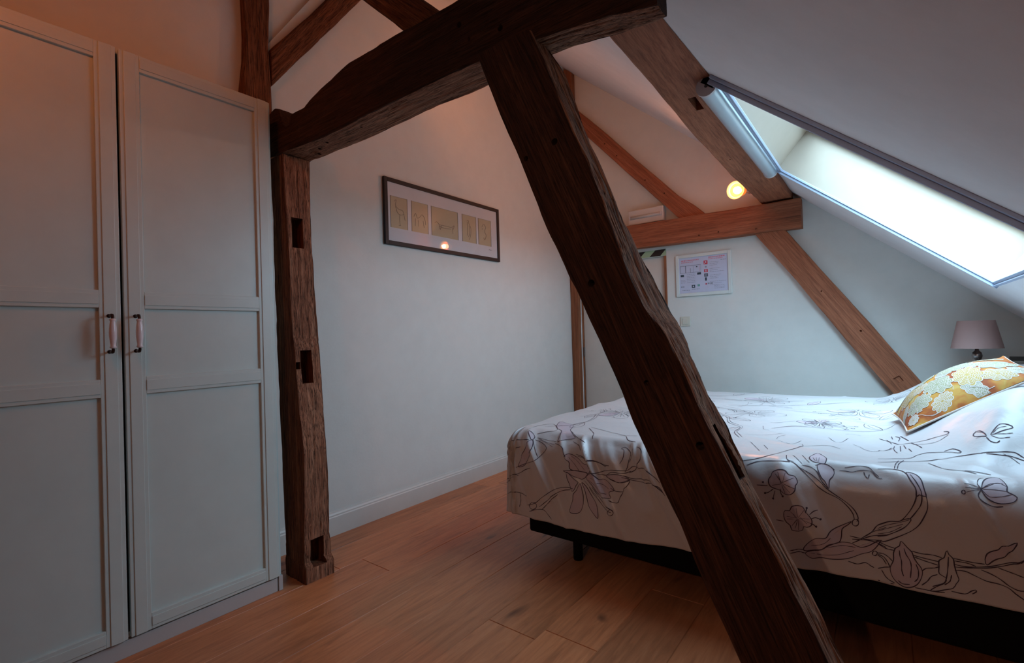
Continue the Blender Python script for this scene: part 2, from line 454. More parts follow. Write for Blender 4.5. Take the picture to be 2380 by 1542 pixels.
for k in (-.020, SWd + .006):
    mb = MB().lathe([(.0, 0), (.039, 0), (.039, .014), (0, .014)], (-.030, k, -.038), (0, 1, 0), 40)
    mb.box(-.062, .002, k, k + .014, -.038, -.004, 0, .003)
    if k < 0: mb.lathe([(.0, -.001), (.006, -.001), (.006, .002), (0, .002)], (-.030, -.021, -.038), (0, 1, 0), 12, 1)
    o = mb.build('end_cap', [M['cap'], M['alu_dark']], mw=mw0); shade_auto(o); child(o, scr)
child(MB().box(.006, .016, 0, SWd, -.016, -.003, 0, .003).box(0.018, .028, .0, SWd, -.012, 0, 0, .002).build('pull_bar', M['alu'], mw=mw0), scr)

# floor boards, each with its own tone and grain offset
def planks():
    rnd = random.Random(3); mb = MB(); uv = []; tone = []
    x = -1.403 - .206 * 5
    k = 0; joints = {(-5): [], }
    while x < RX:
        xa, xb = max(x, WX), min(x + .206, RX)
        idx = round((x + 1.403) / .206)
        ends = {1: [-.6, 1.36, 3.2], 2: [-.45, 1.426, 3.4], 3: [-.9, 1.9, 3.0], -3: [-.4, 1.39, 3.3], -2: [-1, .55, 2.9], -1: [-.2, 2.35], 0: [-1.2, .62, 2.7]}.get(idx, [rnd.uniform(-1.5, 0), rnd.uniform(.6, 1.4), rnd.uniform(2.2, 3.2)])
        if idx == 2: ends = [-.45, 1.426, 3.4]
        ys = [NY] + ends + [FY + .5]
        for a, b in zip(ys[:-1], ys[1:]):
            g = .0021; h = .0035
            o = len(mb.v); u0 = rnd.uniform(0, 40); t = rnd.random()
            P = [(xa, a), (xb, a), (xb, b), (xa, b)]; Q = [(xa + g, a + g), (xb - g, a + g), (xb - g, b - g), (xa + g, b - g)]
            v = [(px, py, -h) for px, py in P] + [(px, py, 0) for px, py in Q] + [(px, py, -.03) for px, py in P]
            f = [(4, 5, 6, 7)] + [(i, (i + 1) % 4, (i + 1) % 4 + 4, i + 4) for i in range(4)] + [(i + 8, (i + 1) % 4 + 8, (i + 1) % 4, i) for i in range(4)] + [(11, 10, 9, 8)]
            mb.add(v, f)
            for q in f:
                for i in q: uv.append((v[i][0] + u0, v[i][1] + u0 * 3.1))
                tone += [t] * len(q)
        x += .206
    o = mb.build('floor', M['floor']); me = o.data
    ul = me.uv_layers.new(name='UVMap'); ul.data.foreach_set('uv', np.array(uv, dtype=np.float32).ravel())
    at = me.attributes.new('tone', 'FLOAT', 'CORNER'); at.data.foreach_set('value', np.array(tone, dtype=np.float32))
    struct(o)
planks()
# baseboards
def baseboard(name, p0, p1, nrm):
    prof = [(0, 0), (.016, 0), (.016, .098), (.012, .103), (.012, .110), (.007, .118), (.005, .127), (0, .127)]
    p0 = Vector(p0); p1 = Vector(p1); nv = Vector(nrm); n = len(prof)
    v = [(p + nv * a + Vector((0, 0, z)))[:] for p in (p0, p1) for a, z in prof]
    f = [(i, (i + 1) % n, (i + 1) % n + n, i + n) for i in range(n)] + [tuple(reversed(range(n))), tuple(range(n, 2 * n))]
    return struct(mesh_obj(name, v, f, M['trim']))
baseboard('baseboard_left', (WX, 1.06, 0), (WX, FY - .03, 0), (1, 0, 0))
baseboard('baseboard_back', (DB + .02, FY, 0), (RX, FY, 0), (0, -1, 0))
# door in the back wall
dr = bpy.data.objects.new('door_1', None); C.objects.link(dr); dr.location = (DA, FY, 0); struct(dr)
child(MB().box(DA + .015, DB - .022, FY + .03, FY + .07, .004, DH, 0, .003).build('door_leaf', M['doorleaf']), dr)
mb = MB().box(DB - .022, DB, FY - .004, FY + T, 0, DH, 0, .003).box(DA, DA + .014, FY + .02, FY + T, 0, DH, 0, .002)
child(mb.build('door_frame', M['wood_lintel']), dr)
child(MB().box(DA + .010, DA + .020, FY + .012, FY + .031, .83, .92, 0, .002).build('hinge', M['chrome']), dr)
struct(MB().box(DA - .1, DB + .1, FY + T + .001, FY + T + .03, 0, DH + .1).build('wall_light_block', M['plaster']))  # unseen panel added behind the doorway to stop sky light leaking in
# striped glow strip on the lintel
tag(MB().box(DA, DB, FY - .004, FY, 0, 1).build('tmp', M['white_pl']), None, None)
bpy.data.objects.remove(bpy.data.objects['tmp'])
ls = thing('lintel_sign', (-1.9, FY, 1.703), 'black and pale green hazard striped strip above the door', 'warning sign')
z0, z1 = 1.703, 1.756
mb = MB()
child(MB().box(DA + .02, DB, FY - .005, FY, z0, z1).build('backing', M['glowstripe']), ls)
x = DB - .004; w = .098; sl = .055; mb = MB(); x -= .045
while x - w > DA + .05:
    mb.add([(x - w, FY - .0062, z0), (x, FY - .0062, z0), (x + sl, FY - .0062, z1), (x - w + sl, FY - .0062, z1)], [(0, 1, 2, 3)])
    x -= w + .09
for i, p in enumerate(mb.v): mb.v[i] = (min(p[0], DB), p[1], p[2])
child(mb.build('stripes', M['blackstripe']), ls)

# shallow raised plaster band along the wall brace
def wall_prism(name, poly, d, mat):
    n = len(poly); v = [(WX, y, z) for y, z in poly] + [(WX + d, y, z) for y, z in poly]
    f = [tuple(reversed(range(n))), tuple(range(n, 2 * n))] + [(i, (i + 1) % n, (i + 1) % n + n, i + n) for i in range(n)]
    return mesh_obj(name, v, f, mat)
struct(wall_prism('trim_1', [(1.15, 2.27), (1.95, 3.40), (1.80, 3.46), (1.15, 2.49)], .022, M['plaster']))

# ------------------------------------------------------------------ timbers
def timber(name, o, az, av, prof, mat, label, seed=0, res=.008, lump=.004, grain=.0016, rad=.010, rough=None, cuts=(), planes=(), cat='timber beam', group=None, pits=0, negb=False, worn=None):
    if negb:      # profile written with b pointing towards -Y while az x a points to +Y
        prof = [(q[0], q[1], q[2], -q[4], -q[3]) for q in prof]; fl = {'+b': '-b', '-b': '+b'}
        cuts = [(c[0], c[1], c[2], c[3], c[4], -c[6], -c[5]) if c[0] == 'box' else (c[0], c[1], c[2], -c[3], c[4], fl.get(c[5], c[5]), c[6]) for c in cuts]
        rough = {fl.get(k, k): v for k, v in (rough or {}).items()}
    az = Vector(az).normalized(); av = Vector(av); av = (av - az * av.dot(az)).normalized(); bv = az.cross(av); o = Vector(o)
    pr = np.array(prof, float); s0, s1 = pr[0, 0], pr[-1, 0]
    ns = max(2, int((s1 - s0) / (res * 2.2))); S = np.linspace(s0, s1, ns)
    al, ah, bl, bh = (np.interp(S, pr[:, 0], pr[:, k]) for k in (1, 2, 3, 4))
    na = max(3, int(np.mean(ah - al) / (res * .75))); nb = max(3, int(np.mean(bh - bl) / (res * .75)))
    t = [(k / na, 0.0) for k in range(na)] + [(1.0, k / nb) for k in range(nb)] + [(1 - k / na, 1.0) for k in range(na)] + [(0.0, 1 - k / nb) for k in range(nb)]
    ta = np.array([q[0] for q in t]); tb = np.array([q[1] for q in t]); n = len(t)
    A = al[:, None] + (ah - al)[:, None] * ta; B = bl[:, None] + (bh - bl)[:, None] * tb; SS = np.repeat(S[:, None], n, 1)
    # worn arrises
    r = rad * (1 + .9 * fbm(SS * 5, np.round(ta)[None] * 7 + seed, np.round(tb)[None] * 5, seed, 2)); r = np.clip(r, rad * .2, np.minimum((ah - al), (bh - bl))[:, None] * .4)
    qa = np.clip(A, al[:, None] + r, ah[:, None] - r); qb = np.clip(B, bl[:, None] + r, bh[:, None] - r)
    da, db = A - qa, B - qb; dl = np.hypot(da, db) + 1e-12
    k = np.where(dl > r, r / dl, 1.0); A2, B2 = qa + da * k, qb + db * k; na_, nb_ = da / dl, db / dl
    rf = rough or {}
    fac = np.ones(n)
    for i, (x, y) in enumerate(t):
        f = '-b' if y == 0 else '+b' if y == 1 else '+a' if x == 1 else '-a'
        fac[i] = rf.get(f, 1.0)
    g = vn(SS * 4 + vn(SS * 3, A * 9, B * 9, seed) * 1.5, A * 62, B * 62, seed + 11); g = (1 - np.abs(g)) ** 3
    l2 = fbm(SS * 16, A * 48, B * 48, seed + 17, 2)
    dsp = lump * .8 * fbm(SS * 2.4, A * 7, B * 7, seed + 3, 2) + grain * (-g * 1.1 + l2 * .38 + .3) * fac[None]
    if pits:
        pt = fbm(SS * 9, A * 38, B * 38, seed + 23, 2)
        dsp = dsp - pits * .6 * fac[None] * sst((pt - .75) / .3)
    A2 = A2 + na_ * dsp; B2 = B2 + nb_ * dsp
    V = np.stack([A2, B2, SS], -1).reshape(-1, 3)
    F = []
    for i in range(ns - 1):
        for j in range(n):
            F.append((i * n + j, i * n + (j + 1) % n, (i + 1) * n + (j + 1) % n, (i + 1) * n + j))
    c0 = len(V); V = np.vstack([V, [[(al[0] + ah[0]) / 2, (bl[0] + bh[0]) / 2, s0], [(al[-1] + ah[-1]) / 2, (bl[-1] + bh[-1]) / 2, s1]]])
    for j in range(n):
        F.append((c0, (j + 1) % n, j)); F.append((c0 + 1, (ns - 1) * n + j, (ns - 1) * n + (j + 1) % n))
    mm = Matrix.Identity(4)
    for i in range(3): mm[i][0] = av[i]; mm[i][1] = bv[i]; mm[i][2] = az[i]; mm[i][3] = o[i]
    wf = np.zeros(len(F), int)
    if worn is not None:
        m_ = np.array([1 if min(fac[j], fac[(j + 1) % n]) > 1.25 else 0 for j in range(n)]); wf[:(ns - 1) * n] = np.tile(m_, ns - 1)  # rough faces on the lit sides take the paler material
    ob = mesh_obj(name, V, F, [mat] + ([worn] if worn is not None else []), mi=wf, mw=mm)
    if planes:
        bm = bmesh.new(); bm.from_mesh(ob.data); inv = mm.inverted(); r3 = inv.to_3x3()
        for pco, pno in planes:
            gm = bm.verts[:] + bm.edges[:] + bm.faces[:]
            bmesh.ops.bisect_plane(bm, geom=gm, plane_co=inv @ Vector(pco), plane_no=(r3 @ Vector(pno)).normalized(), clear_outer=True)
            ed = [e for e in bm.edges if e.is_boundary]
            if ed: bmesh.ops.holes_fill(bm, edges=ed, sides=0)
        bmesh.ops.triangulate(bm, faces=[f for f in bm.faces if len(f.verts) > 4])
        bm.to_mesh(ob.data); bm.free()
    if cuts:
        cb = MB()
        for c in cuts:
            if c[0] == 'box': cb.box(c[3], c[4], c[5], c[6], c[1], c[2])
            else:
                _, s, a, b, rr, ax, dep = c
                d = {'+a': (-1, 0, 0), '-a': (1, 0, 0), '+b': (0, -1, 0), '-b': (0, 1, 0)}[ax]
                cb.lathe([(0, -.05), (rr * 1.1, -.05), (rr, 0), (rr * .8, dep), (0, dep)], (a, b, s), d, 12)
        cu = cb.build('cutter', mat, mw=mm)
        bm = bmesh.new(); bm.from_mesh(cu.data); bmesh.ops.remove_doubles(bm, verts=bm.verts[:], dist=1e-6); bmesh.ops.recalc_face_normals(bm, faces=bm.faces[:]); bm.to_mesh(cu.data); bm.free()
        md = ob.modifiers.new('cut', 'BOOLEAN'); md.operation = 'DIFFERENCE'; md.object = cu; md.solver = 'EXACT'
        dg = bpy.context.evaluated_depsgraph_get(); dg.update()
        me = bpy.data.meshes.new_from_object(ob.evaluated_get(dg)); old = ob.data
        ob.modifiers.clear(); ob.data = me; bpy.data.meshes.remove(old)
        cm = cu.data; bpy.data.objects.remove(cu); bpy.data.meshes.remove(cm)
    shade_auto(ob, 38)
    return tag(ob, label, cat, group)
VX, VY, VZ = (1, 0, 0), (0, 1, 0), (0, 0, 1)
# 1 near tie beam, axis +X, a = Z (up), b = az x av = X x Z = -Y
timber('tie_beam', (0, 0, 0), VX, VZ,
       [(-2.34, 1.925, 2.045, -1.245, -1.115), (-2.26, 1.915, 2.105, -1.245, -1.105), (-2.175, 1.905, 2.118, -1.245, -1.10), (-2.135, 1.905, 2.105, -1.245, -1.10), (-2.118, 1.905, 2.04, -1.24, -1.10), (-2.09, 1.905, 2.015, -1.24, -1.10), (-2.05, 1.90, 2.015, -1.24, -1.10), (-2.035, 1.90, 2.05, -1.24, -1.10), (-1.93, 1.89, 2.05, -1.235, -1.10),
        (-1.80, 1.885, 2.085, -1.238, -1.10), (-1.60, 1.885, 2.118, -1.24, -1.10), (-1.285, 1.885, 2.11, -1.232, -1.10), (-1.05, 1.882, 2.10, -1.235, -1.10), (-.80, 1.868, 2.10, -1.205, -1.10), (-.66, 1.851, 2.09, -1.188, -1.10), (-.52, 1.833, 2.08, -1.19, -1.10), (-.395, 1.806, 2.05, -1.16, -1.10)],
       M['wood_near'], 'big dark horizontal oak tie beam crossing above the wardrobe corner, carried by post and slanting strut', 1, res=.006, lump=.004, grain=.0022, rad=.006, worn=M['wood_worn_lit'],
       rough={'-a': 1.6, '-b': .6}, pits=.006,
       cuts=[('cyl', -1.84, 1.90, -1.15, .007, '-a', .03), ('cyl', -1.76, 1.90, -1.2, .006, '-a', .03), ('cyl', -1.93, 1.90, -1.17, .008, '-a', .03), ('cyl', -1.99, 1.90, -1.205, .009, '-a', .03), ('cyl', -1.6, 1.90, -1.15, .005, '-a', .02),
             ('cyl', -1.02, 2.02, -1.10, .010, '+b', .03), ('cyl', -.86, 1.945, -1.10, .010, '+b', .03), ('cyl', -.98, 1.96, -1.10, .006, '+b', .03)],
       cat='tie beam')
# 2 post beside wardrobe, axis +Z, a = X, b = Z x X = +Y
timber('timber_post', (0, 0, 0), VZ, VX,
       [(0, -2.19, -2.010, 1.10, 1.236), (.07, -2.19, -2.008, 1.10, 1.236), (.085, -2.19, -2.032, 1.104, 1.236), (.25, -2.195, -2.025, 1.105, 1.230), (.35, -2.20, -2.02, 1.105, 1.229), (.56, -2.205, -2.013, 1.105, 1.218), (.78, -2.215, -2.045, 1.105, 1.226), (1.02, -2.225, -2.066, 1.105, 1.225), (1.08, -2.225, -2.082, 1.105, 1.228), (1.51, -2.23, -2.101, 1.105, 1.22), (1.90, -2.23, -2.123, 1.103, 1.235)],
       M['wood_post'], 'upright weathered oak post with three mortise slots, standing beside the wardrobe', 2, res=.0055, lump=.003, grain=.0026, rad=.005, worn=M['wood_worn_lit'],
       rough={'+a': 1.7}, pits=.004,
       cuts=[('box', 1.478, 1.616, -2.155, -2.04, 1.128, 1.182), ('box', .865, 1.013, -2.12, -2.0, 1.131, 1.186), ('box', .930, .962, -2.10, -2.0, 1.108, 1.130), ('box', .062, .178, -2.09, -1.95, 1.135, 1.200)],
       planes=[((0, 0, 0), (0, 0, -1))], cat='post')
# 3 near slanting strut, plane y=const; axis runs from the floor up-left
p0 = Vector((.0775 - .1, 0, 0)); 
sd = Vector((-.443, 0, 1)).normalized()      # upwards
sa = Vector((1, 0, .443)).normalized()       # across, to the right
SO = Vector((-.115, 0, 0))
hw = .185 * math.cos(math.atan(.443))
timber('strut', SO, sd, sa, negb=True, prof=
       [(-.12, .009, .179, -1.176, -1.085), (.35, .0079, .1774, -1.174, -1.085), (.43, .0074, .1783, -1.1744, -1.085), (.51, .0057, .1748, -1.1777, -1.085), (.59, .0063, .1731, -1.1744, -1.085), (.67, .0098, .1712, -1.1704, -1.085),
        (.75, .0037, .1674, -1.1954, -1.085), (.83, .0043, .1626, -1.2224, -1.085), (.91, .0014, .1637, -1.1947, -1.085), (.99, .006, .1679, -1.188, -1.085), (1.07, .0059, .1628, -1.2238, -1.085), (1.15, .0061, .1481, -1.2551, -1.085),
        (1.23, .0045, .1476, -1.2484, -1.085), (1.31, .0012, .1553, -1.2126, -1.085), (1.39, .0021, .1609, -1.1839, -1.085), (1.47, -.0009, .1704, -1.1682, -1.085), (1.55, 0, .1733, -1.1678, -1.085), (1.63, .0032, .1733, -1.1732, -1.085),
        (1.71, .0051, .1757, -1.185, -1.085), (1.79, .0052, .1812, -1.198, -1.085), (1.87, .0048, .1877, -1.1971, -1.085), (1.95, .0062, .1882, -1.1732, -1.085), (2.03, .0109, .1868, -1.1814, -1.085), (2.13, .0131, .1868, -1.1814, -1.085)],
       mat=M['wood_near'], label='thick slanting dark oak strut in front of the bed, from tie beam down to floor', seed=3, res=.0055, lump=.0022, grain=.0030, rad=.005, worn=M['wood_worn_lit'],
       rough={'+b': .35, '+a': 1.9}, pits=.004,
       cuts=[('cyl', .815, .128, -1.08, .010, '+b', .05), ('cyl', .575 + .18, .09, -1.08, .0, '+b', .01)][:1] +
            [('box', .72, .845, .11, .22, -1.155, -1.118), ('cyl', 1.652, .118, -1.08, .0095, '+b', .05), ('cyl', 1.30, -.0, -1.08, .0, '+b', .01)][:2] +
            [('cyl', 1.264, .015 + .035, -1.08, .010, '+b', .05), ('cyl', 1.67, .012 + .012, -1.08, .008, '+b', .02), ('cyl', .985, .075, -1.08, .007, '+b', .02)],
       planes=[((0, 0, 0), (0, 0, -1)), ((0, 0, 1.888), (0, 0, 1))], cat='strut')
# 4 near upper brace from tie beam up-left to the wall
ud = Vector((-1, 0, .93)).normalized(); ua = Vector((.93, 0, 1)).normalized()
timber('upper_brace', (-1.285, 0, 2.112), ud, ua, negb=True, prof=
       [(-.35, 0, .115, -1.215, -1.115), (.4, 0, .118, -1.215, -1.115), (1.7, .0, .12, -1.215, -1.115)],
       mat=M['wood_post'], label='slanting oak brace rising from the top of the big tie beam', seed=4, res=.008, planes=[((WX + .004, 0, 0), (-1, 0, 0)), ((0, 0, 2.05), (0, 0, -1))], cat='brace')
# 5 purlin, axis +Y, a = X, b = Y x X = -Z
timber('purlin', (0, 0, 0), VY, VX,
       [(1.215, -.72, -.49, -2.30, -2.085), (1.54, -.72, -.495, -2.30, -2.062), (1.76, -.72, -.495, -2.3, -2.05), (2.3, -.722, -.505, -2.28, -2.018), (2.55, -.728, -.51, -2.28, -2.012), (2.9, -.722, -.515, -2.27, -1.998), (3.18, -.72, -.515, -2.26, -1.990), (3.7, -.72, -.512, -2.25, -1.992), (4.108, -.722, -.512, -2.25, -1.995)],
       M['wood_red'], 'long smooth reddish brown roof purlin under the sloping ceiling beside the skylight', 5, res=.008, lump=.004, grain=.0008, rad=.007,
       cuts=[('box', 2.085, 2.21, -.634, -.602, -2.10, -1.98), ('cyl', 2.9, -.66, -1.99, .006, '+b', .02), ('cyl', 2.42, -.56, -2.0, .005, '+b', .02)],
       cat='purlin', planes=[((0, 0, RZ - .002), (RN.x, 0, RN.z))])
# 6 far collar beam
timber('collar_beam', (0, 0, 0), VX, VZ,
       [(-2.30, 1.785, 1.99, -4.108, -4.02), (-1.80, 1.785, 1.988, -4.108, -4.02), (-1.5, 1.780, 1.985, -4.108, -4.02), (-1.15, 1.773, 1.985, -4.108, -4.02), (-.9, 1.768, 1.98, -4.108, -4.02), (-.455, 1.766, 1.980, -4.108, -4.02)],
       M['wood_red'], 'horizontal red brown beam on the back wall above the door and safety notice', 6, res=.007, lump=.004, grain=.001, rad=.007,
       cuts=[('cyl', -1.17, 1.815, -4.02, .006, '+b', .03), ('cyl', -1.02, 1.82, -4.02, .006, '+b', .03), ('cyl', -.75, 1.80, -4.02, .009, '+b', .012)],
       cat='beam')
# 7 far lower strut
fd = Vector((.675, 0, -1)).normalized(); fa = Vector((1, 0, .675)).normalized()
timber('strut', (-.770, 0, 1.777), fd, fa,
       [(-.0, .0, .168, -4.108, -4.045), (.5, .004, .166, -4.108, -4.045), (1.0, -.004, .170, -4.108, -4.045), (1.46, -.002, .166, -4.108, -4.045), (2.2, 0, .166, -4.108, -4.045)],
       M['wood_red'], 'slanting red brown strut on the back wall, running down behind the bed', 7, res=.008, lump=.0035, grain=.0008, rad=.006,
       cuts=[('cyl', .99, .10, -4.045, .007, '+b', .02), ('box', 1.345, 1.385, .055, .095, -4.06, -4.03), ('cyl', .63, .08, -4.045, .005, '+b', .02)],
       planes=[((0, 0, 1.775), (0, 0, 1)), ((0, 0, 0), (0, 0, -1))], cat='strut')
# 8 far upper brace
gd = Vector((-1.03, 0, 1.11)).normalized(); ga = Vector((1.11, 0, 1.03)).normalized()
timber('upper_brace', (-1.365, 0, 2.025), gd, ga, negb=True, prof=
       [(-.30, -.01, .155, -4.108, -4.05), (-.06, -.004, .150, -4.108, -4.05), (.1, .0, .125, -4.108, -4.05), (.6, .0, .125, -4.108, -4.05), (1.05, .006, .132, -4.108, -4.05), (1.5, .006, .128, -4.108, -4.05)],
       mat=M['wood_red'], label='slanting red brown brace on the back wall above the white emergency light', seed=8, res=.008, lump=.003, grain=.0008, rad=.006,
       cuts=[('cyl', .98, .06, -4.05, .007, '+b', .02), ('cyl', .80, .05, -4.05, .006, '+b', .02), ('cyl', .42, .05, -4.05, .006, '+b', .02), ('cyl', .2, .07, -4.05, .006, '+b', .02)],
       planes=[((0, 0, 1.985), (0, 0, -1)), ((WX + .09, 0, 0), (-1, 0, 0))], cat='brace')
# 9 far corner post
timber('corner_post', (0, 0, 0), VZ, VX,
       [(0, -2.398, -2.322, 4.05, 4.108), (1.4, -2.398, -2.318, 4.05, 4.108), (2.6, -2.398, -2.31, 4.045, 4.108), (3.6, -2.398, -2.31, 4.045, 4.108)],
       M['wood_lintel'], 'narrow upright oak post in the far corner where the two walls meet', 9, res=.009, lump=.003, grain=.0008, rad=.006, cat='post',
       planes=[((0, 0, RZ - .004), (RN.x, 0, RN.z))])
# 10 wall post and 11 brace set into the plaster above the wardrobe; axis Z, a = Y, b = Z x Y = -X
timber('timber_post', (0, 0, 0), VZ, VY,
       [(1.90, 1.045, 1.17, 2.33, 2.399), (2.24, 1.040, 1.172, 2.345, 2.399), (2.35, 1.050, 1.170, 2.345, 2.399), (2.5, 1.058, 1.168, 2.345, 2.399), (2.7, 1.053, 1.176, 2.345, 2.399), (3.2, 1.055, 1.175, 2.345, 2.399), (3.6, 1.055, 1.175, 2.345, 2.399)],
       M['wood_post'], 'upright rough oak post set in the wall above the wardrobe top', 10, res=.006, lump=.006, grain=.0022, rad=.010, pits=.004,
       cat='post', planes=[((0, 0, RZ - .004), (RN.x, 0, RN.z))])
bd = Vector((0, .50, .70)).normalized(); ba = Vector((0, .70, -.50)).normalized()
# a points down-right; b = az x av
timber('wall_brace', (0, 1.14, 2.335), bd, ba,
       [(-.05, -.06, .038, 2.345, 2.399), (.06, -.065, .045, 2.345, 2.399), (.3, -.050, .05, 2.345, 2.399), (.5, -.045, .055, 2.345, 2.399), (.8, -.05, .062, 2.345, 2.399), (1.1, -.055, .068, 2.345, 2.399), (1.42, -.05, .06, 2.345, 2.399)],
       M['wood_post'], 'crooked rough oak brace set in the wall, rising from the upper post', 11, res=.006, lump=.010, grain=.0024, rad=.012, pits=.006, cat='brace',
       planes=[((0, 1.176, 0), (0, -1, 0))])

# ------------------------------------------------------------------ wardrobe
WF = -2.055
wr = thing('wardrobe', (-2.22, .52, 0), 'tall grey painted two-door wardrobe with panelled doors standing against the left wall', 'wardrobe')
mb = MB().box(-2.39, WF - .022, 1.008, 1.027, 0, 2.085, 0, .001).box(-2.39, WF - .022, .0, .018, 0, 2.085, 0, .001)
mb.box(-2.39, WF - .022, .018, 1.008, 2.065, 2.085).box(-2.39, WF - .022, .018, 1.008, .06, .078).box(-2.39, -2.384, .018, 1.008, .06, 2.07)
child(mb.build('body', M['ward']), wr)
child(MB().box(-2.10, -2.083, .018, 1.008, .0, .058, 0, .001).box(-2.083, -2.066, .018, 1.006, 0, .056, 0, .001).box(WF - .022, WF - .008, 1.010, 1.027, 0, .062, 0, .001).build('plinth', M['plinth']), wr)
def door(y0, y1, hy, xo):
    mb = MB(); xb = WF - .020 + xo; xf = WF + xo
    sw = .058
    zt, zb = 2.077, .064
    mb.box(xb, xb + .008, y0 + .02, y1 - .02, zb + .02, zt - .02)            # recessed panel
    def bar(ya, yb, za, zb_, vert):
        mb.box(xb, xf - .002, ya, yb, za, zb_, 0, .0015)
        e = .012
        if vert: mb.box(xf - .003, xf + .0012, ya + e, yb - e, za + .0005, zb_ - .0005, 0, .0012)
        else: mb.box(xf - .003, xf + .0006, ya + .0005, yb - .0005, za + e, zb_ - e, 0, .0012)
    bar(y0, y0 + sw, zb, zt, True); bar(y1 - sw, y1, zb, zt, True)
    for za, zz in ((2.020, zt), (1.184, 1.243), (.886, .946), (zb, .120)):
        bar(y0 + sw, y1 - sw, za, zz, False)
    d = mb.build('door', M['ward']); child(d, wr)
    # pull: bronze ends, turned porcelain grip
    hb = MB(); x0 = xf + .001; xg = xf + .043
    h = MB()
    for zc, sg in ((1.157, 1), (1.037, -1)):
        h.tube([(x0, hy, zc), (x0 + .012, hy, zc), (x0 + .026, hy, zc + .002 * sg), (xg - .006, hy, zc + .001 * sg), (xg, hy, zc - .006 * sg), (xg, hy, zc - .014 * sg)], [.0035, .0030, .0045, .0050, .0046, .0036], 12)
        h.lathe([(0, 0), (.007, 0), (.006, .003), (0, .003)], (x0 - .001, hy, zc), (1, 0, 0), 16)
    h.tube([(xg, hy, 1.04), (xg, hy, 1.154)], .003, 8)
    ho = h.build('handle', M['bronze']); shade_auto(ho, 50)
    child(ho, d)
    g = MB().lathe([(0, -.049), (.0068, -.049), (.0098, -.045), (.0072, -.040), (.0084, -.030), (.0104, -.01), (.0107, .004), (.0096, .022), (.0074, .038), (.0072, .041), (.0098, .045), (.0070, .049), (0, .049)], (xg, hy, 1.097), (0, 0, 1), 24)
    go = g.build('grip', M['porcelain'], smooth=True); child(go, d)
    go['label'] = 'pale porcelain grip'
    return d
door(.006, .493, .460, .004)
door(.503, 1.012, .533, 0)
mb = MB()

# ------------------------------------------------------------------ bed
bed = thing('bed', (-.35, 2.77, 0), 'double bed with low black fabric box base on short round legs under the flowered duvet', 'bed')
child(MB().box(DX0 - .004, DX1, DY0 - .006, DY1 + .02, .09, .33, 0, .012).build('box_base', M['black']), bed)
child(MB().box(DX0 + .03, DX1, DY0 + .03, DY1 - .03, .332, .575, 0, .05).build('mattress', M['mattress']), bed)
for x, y in ((-1.165, 1.965), (-1.165, 3.50), (.45, 1.965), (.45, 3.50)):
    lg = MB().lathe([(0, 0), (.020, 0), (.022, .004), (.022, .092), (0, .092)], (x, y, 0), (0, 0, 1), 24).build('leg', M['black']); shade_auto(lg, 50); child(lg, bed)
# duvet mesh
def build_duvet():
    st = .0075
    V = []; F = []
    def grid(U, Vv, flip=False):
        P = duvet(U, Vv); o = len(V)
        n, m_ = U.shape
        V.extend(P.reshape(-1, 3).tolist())
        for i in range(n - 1):
            for j in range(m_ - 1):
                a, b, c, d = o + i * m_ + j, o + (i + 1) * m_ + j, o + (i + 1) * m_ + j + 1, o + i * m_ + j + 1
                F.append((a, d, c, b) if flip else (a, b, c, d))
    xs = np.linspace(DX0, DX1, int((DX1 - DX0) / st)); ys = np.linspace(DY0, DY1, int((DY1 - DY0) / st))
    ts = np.linspace(0, 1, 72)
    U, W = np.meshgrid(xs, ys, indexing='ij'); grid(U, W)
    def ext(U, D, sx, sy):     # hanging parts
        pass
    # near side
    U, Tt = np.meshgrid(xs, ts, indexing='ij'); grid(U, DY0 - Tt * d_max(U), True)
    # far side
    U, Tt = np.meshgrid(xs, ts, indexing='ij'); grid(U, DY1 + Tt * .40)
    # foot
    W, Tt = np.meshgrid(ys, ts, indexing='ij'); grid(DX0 - Tt * .455, W)
    # near foot corner, polar
    th = np.linspace(0, math.pi / 2, 60)
    Th, Tt = np.meshgrid(th, ts, indexing='ij'); grid(DX0 - Tt * .455 * np.sin(Th), DY0 - Tt * d_max(DX0) * np.cos(Th))
    Th, Tt = np.meshgrid(th, ts, indexing='ij'); grid(DX0 - Tt * .455 * np.sin(Th), DY1 + Tt * (.40 + .055 * Th / th[-1]) * np.cos(Th), True)
    bm = bmesh.new(); vs = [bm.verts.new(p) for p in V]
    for f in F:
        try: bm.faces.new([vs[i] for i in f])
        except ValueError: pass
    bmesh.ops.remove_doubles(bm, verts=bm.verts[:], dist=.0006)
    bmesh.ops.recalc_face_normals(bm, faces=bm.faces[:])
    up = sum(f.normal.z for f in bm.faces)
    if up < 0: bmesh.ops.reverse_faces(bm, faces=bm.faces[:])
    # rolled hem: give the cloth a body along its free edge
    ed = [e for e in bm.edges if e.is_boundary]
    r = bmesh.ops.extrude_edge_only(bm, edges=ed)
    nv = [g for g in r['geom'] if isinstance(g, bmesh.types.BMVert)]
    cxm, cym = (DX0 + DX1) / 2, (DY0 + DY1) / 2
    for q in nv:
        d = Vector((max(DX0, min(q.co.x, DX1)) - q.co.x, max(DY0, min(q.co.y, DY1)) - q.co.y, 0))
        if d.length > 1e-6: q.co += d.normalized() * .045 + Vector((0, 0, -.004))
        else: q.co.z -= .03
    for f in bm.faces: f.smooth = True
    me = bpy.data.meshes.new('duvet'); bm.to_mesh(me); bm.free()
    V2 = [v.co[:] for v in me.vertices]; F2 = [tuple(p.vertices) for p in me.polygons]
    return V2, F2
def d_normal(u, v):
    e = .004
    a = duvet(u + e, v) - duvet(u - e, v); b = duvet(u, v + e) - duvet(u, v - e)
    n = np.cross(a, b); return n / (np.linalg.norm(n, axis=-1, keepdims=True) + 1e-12)
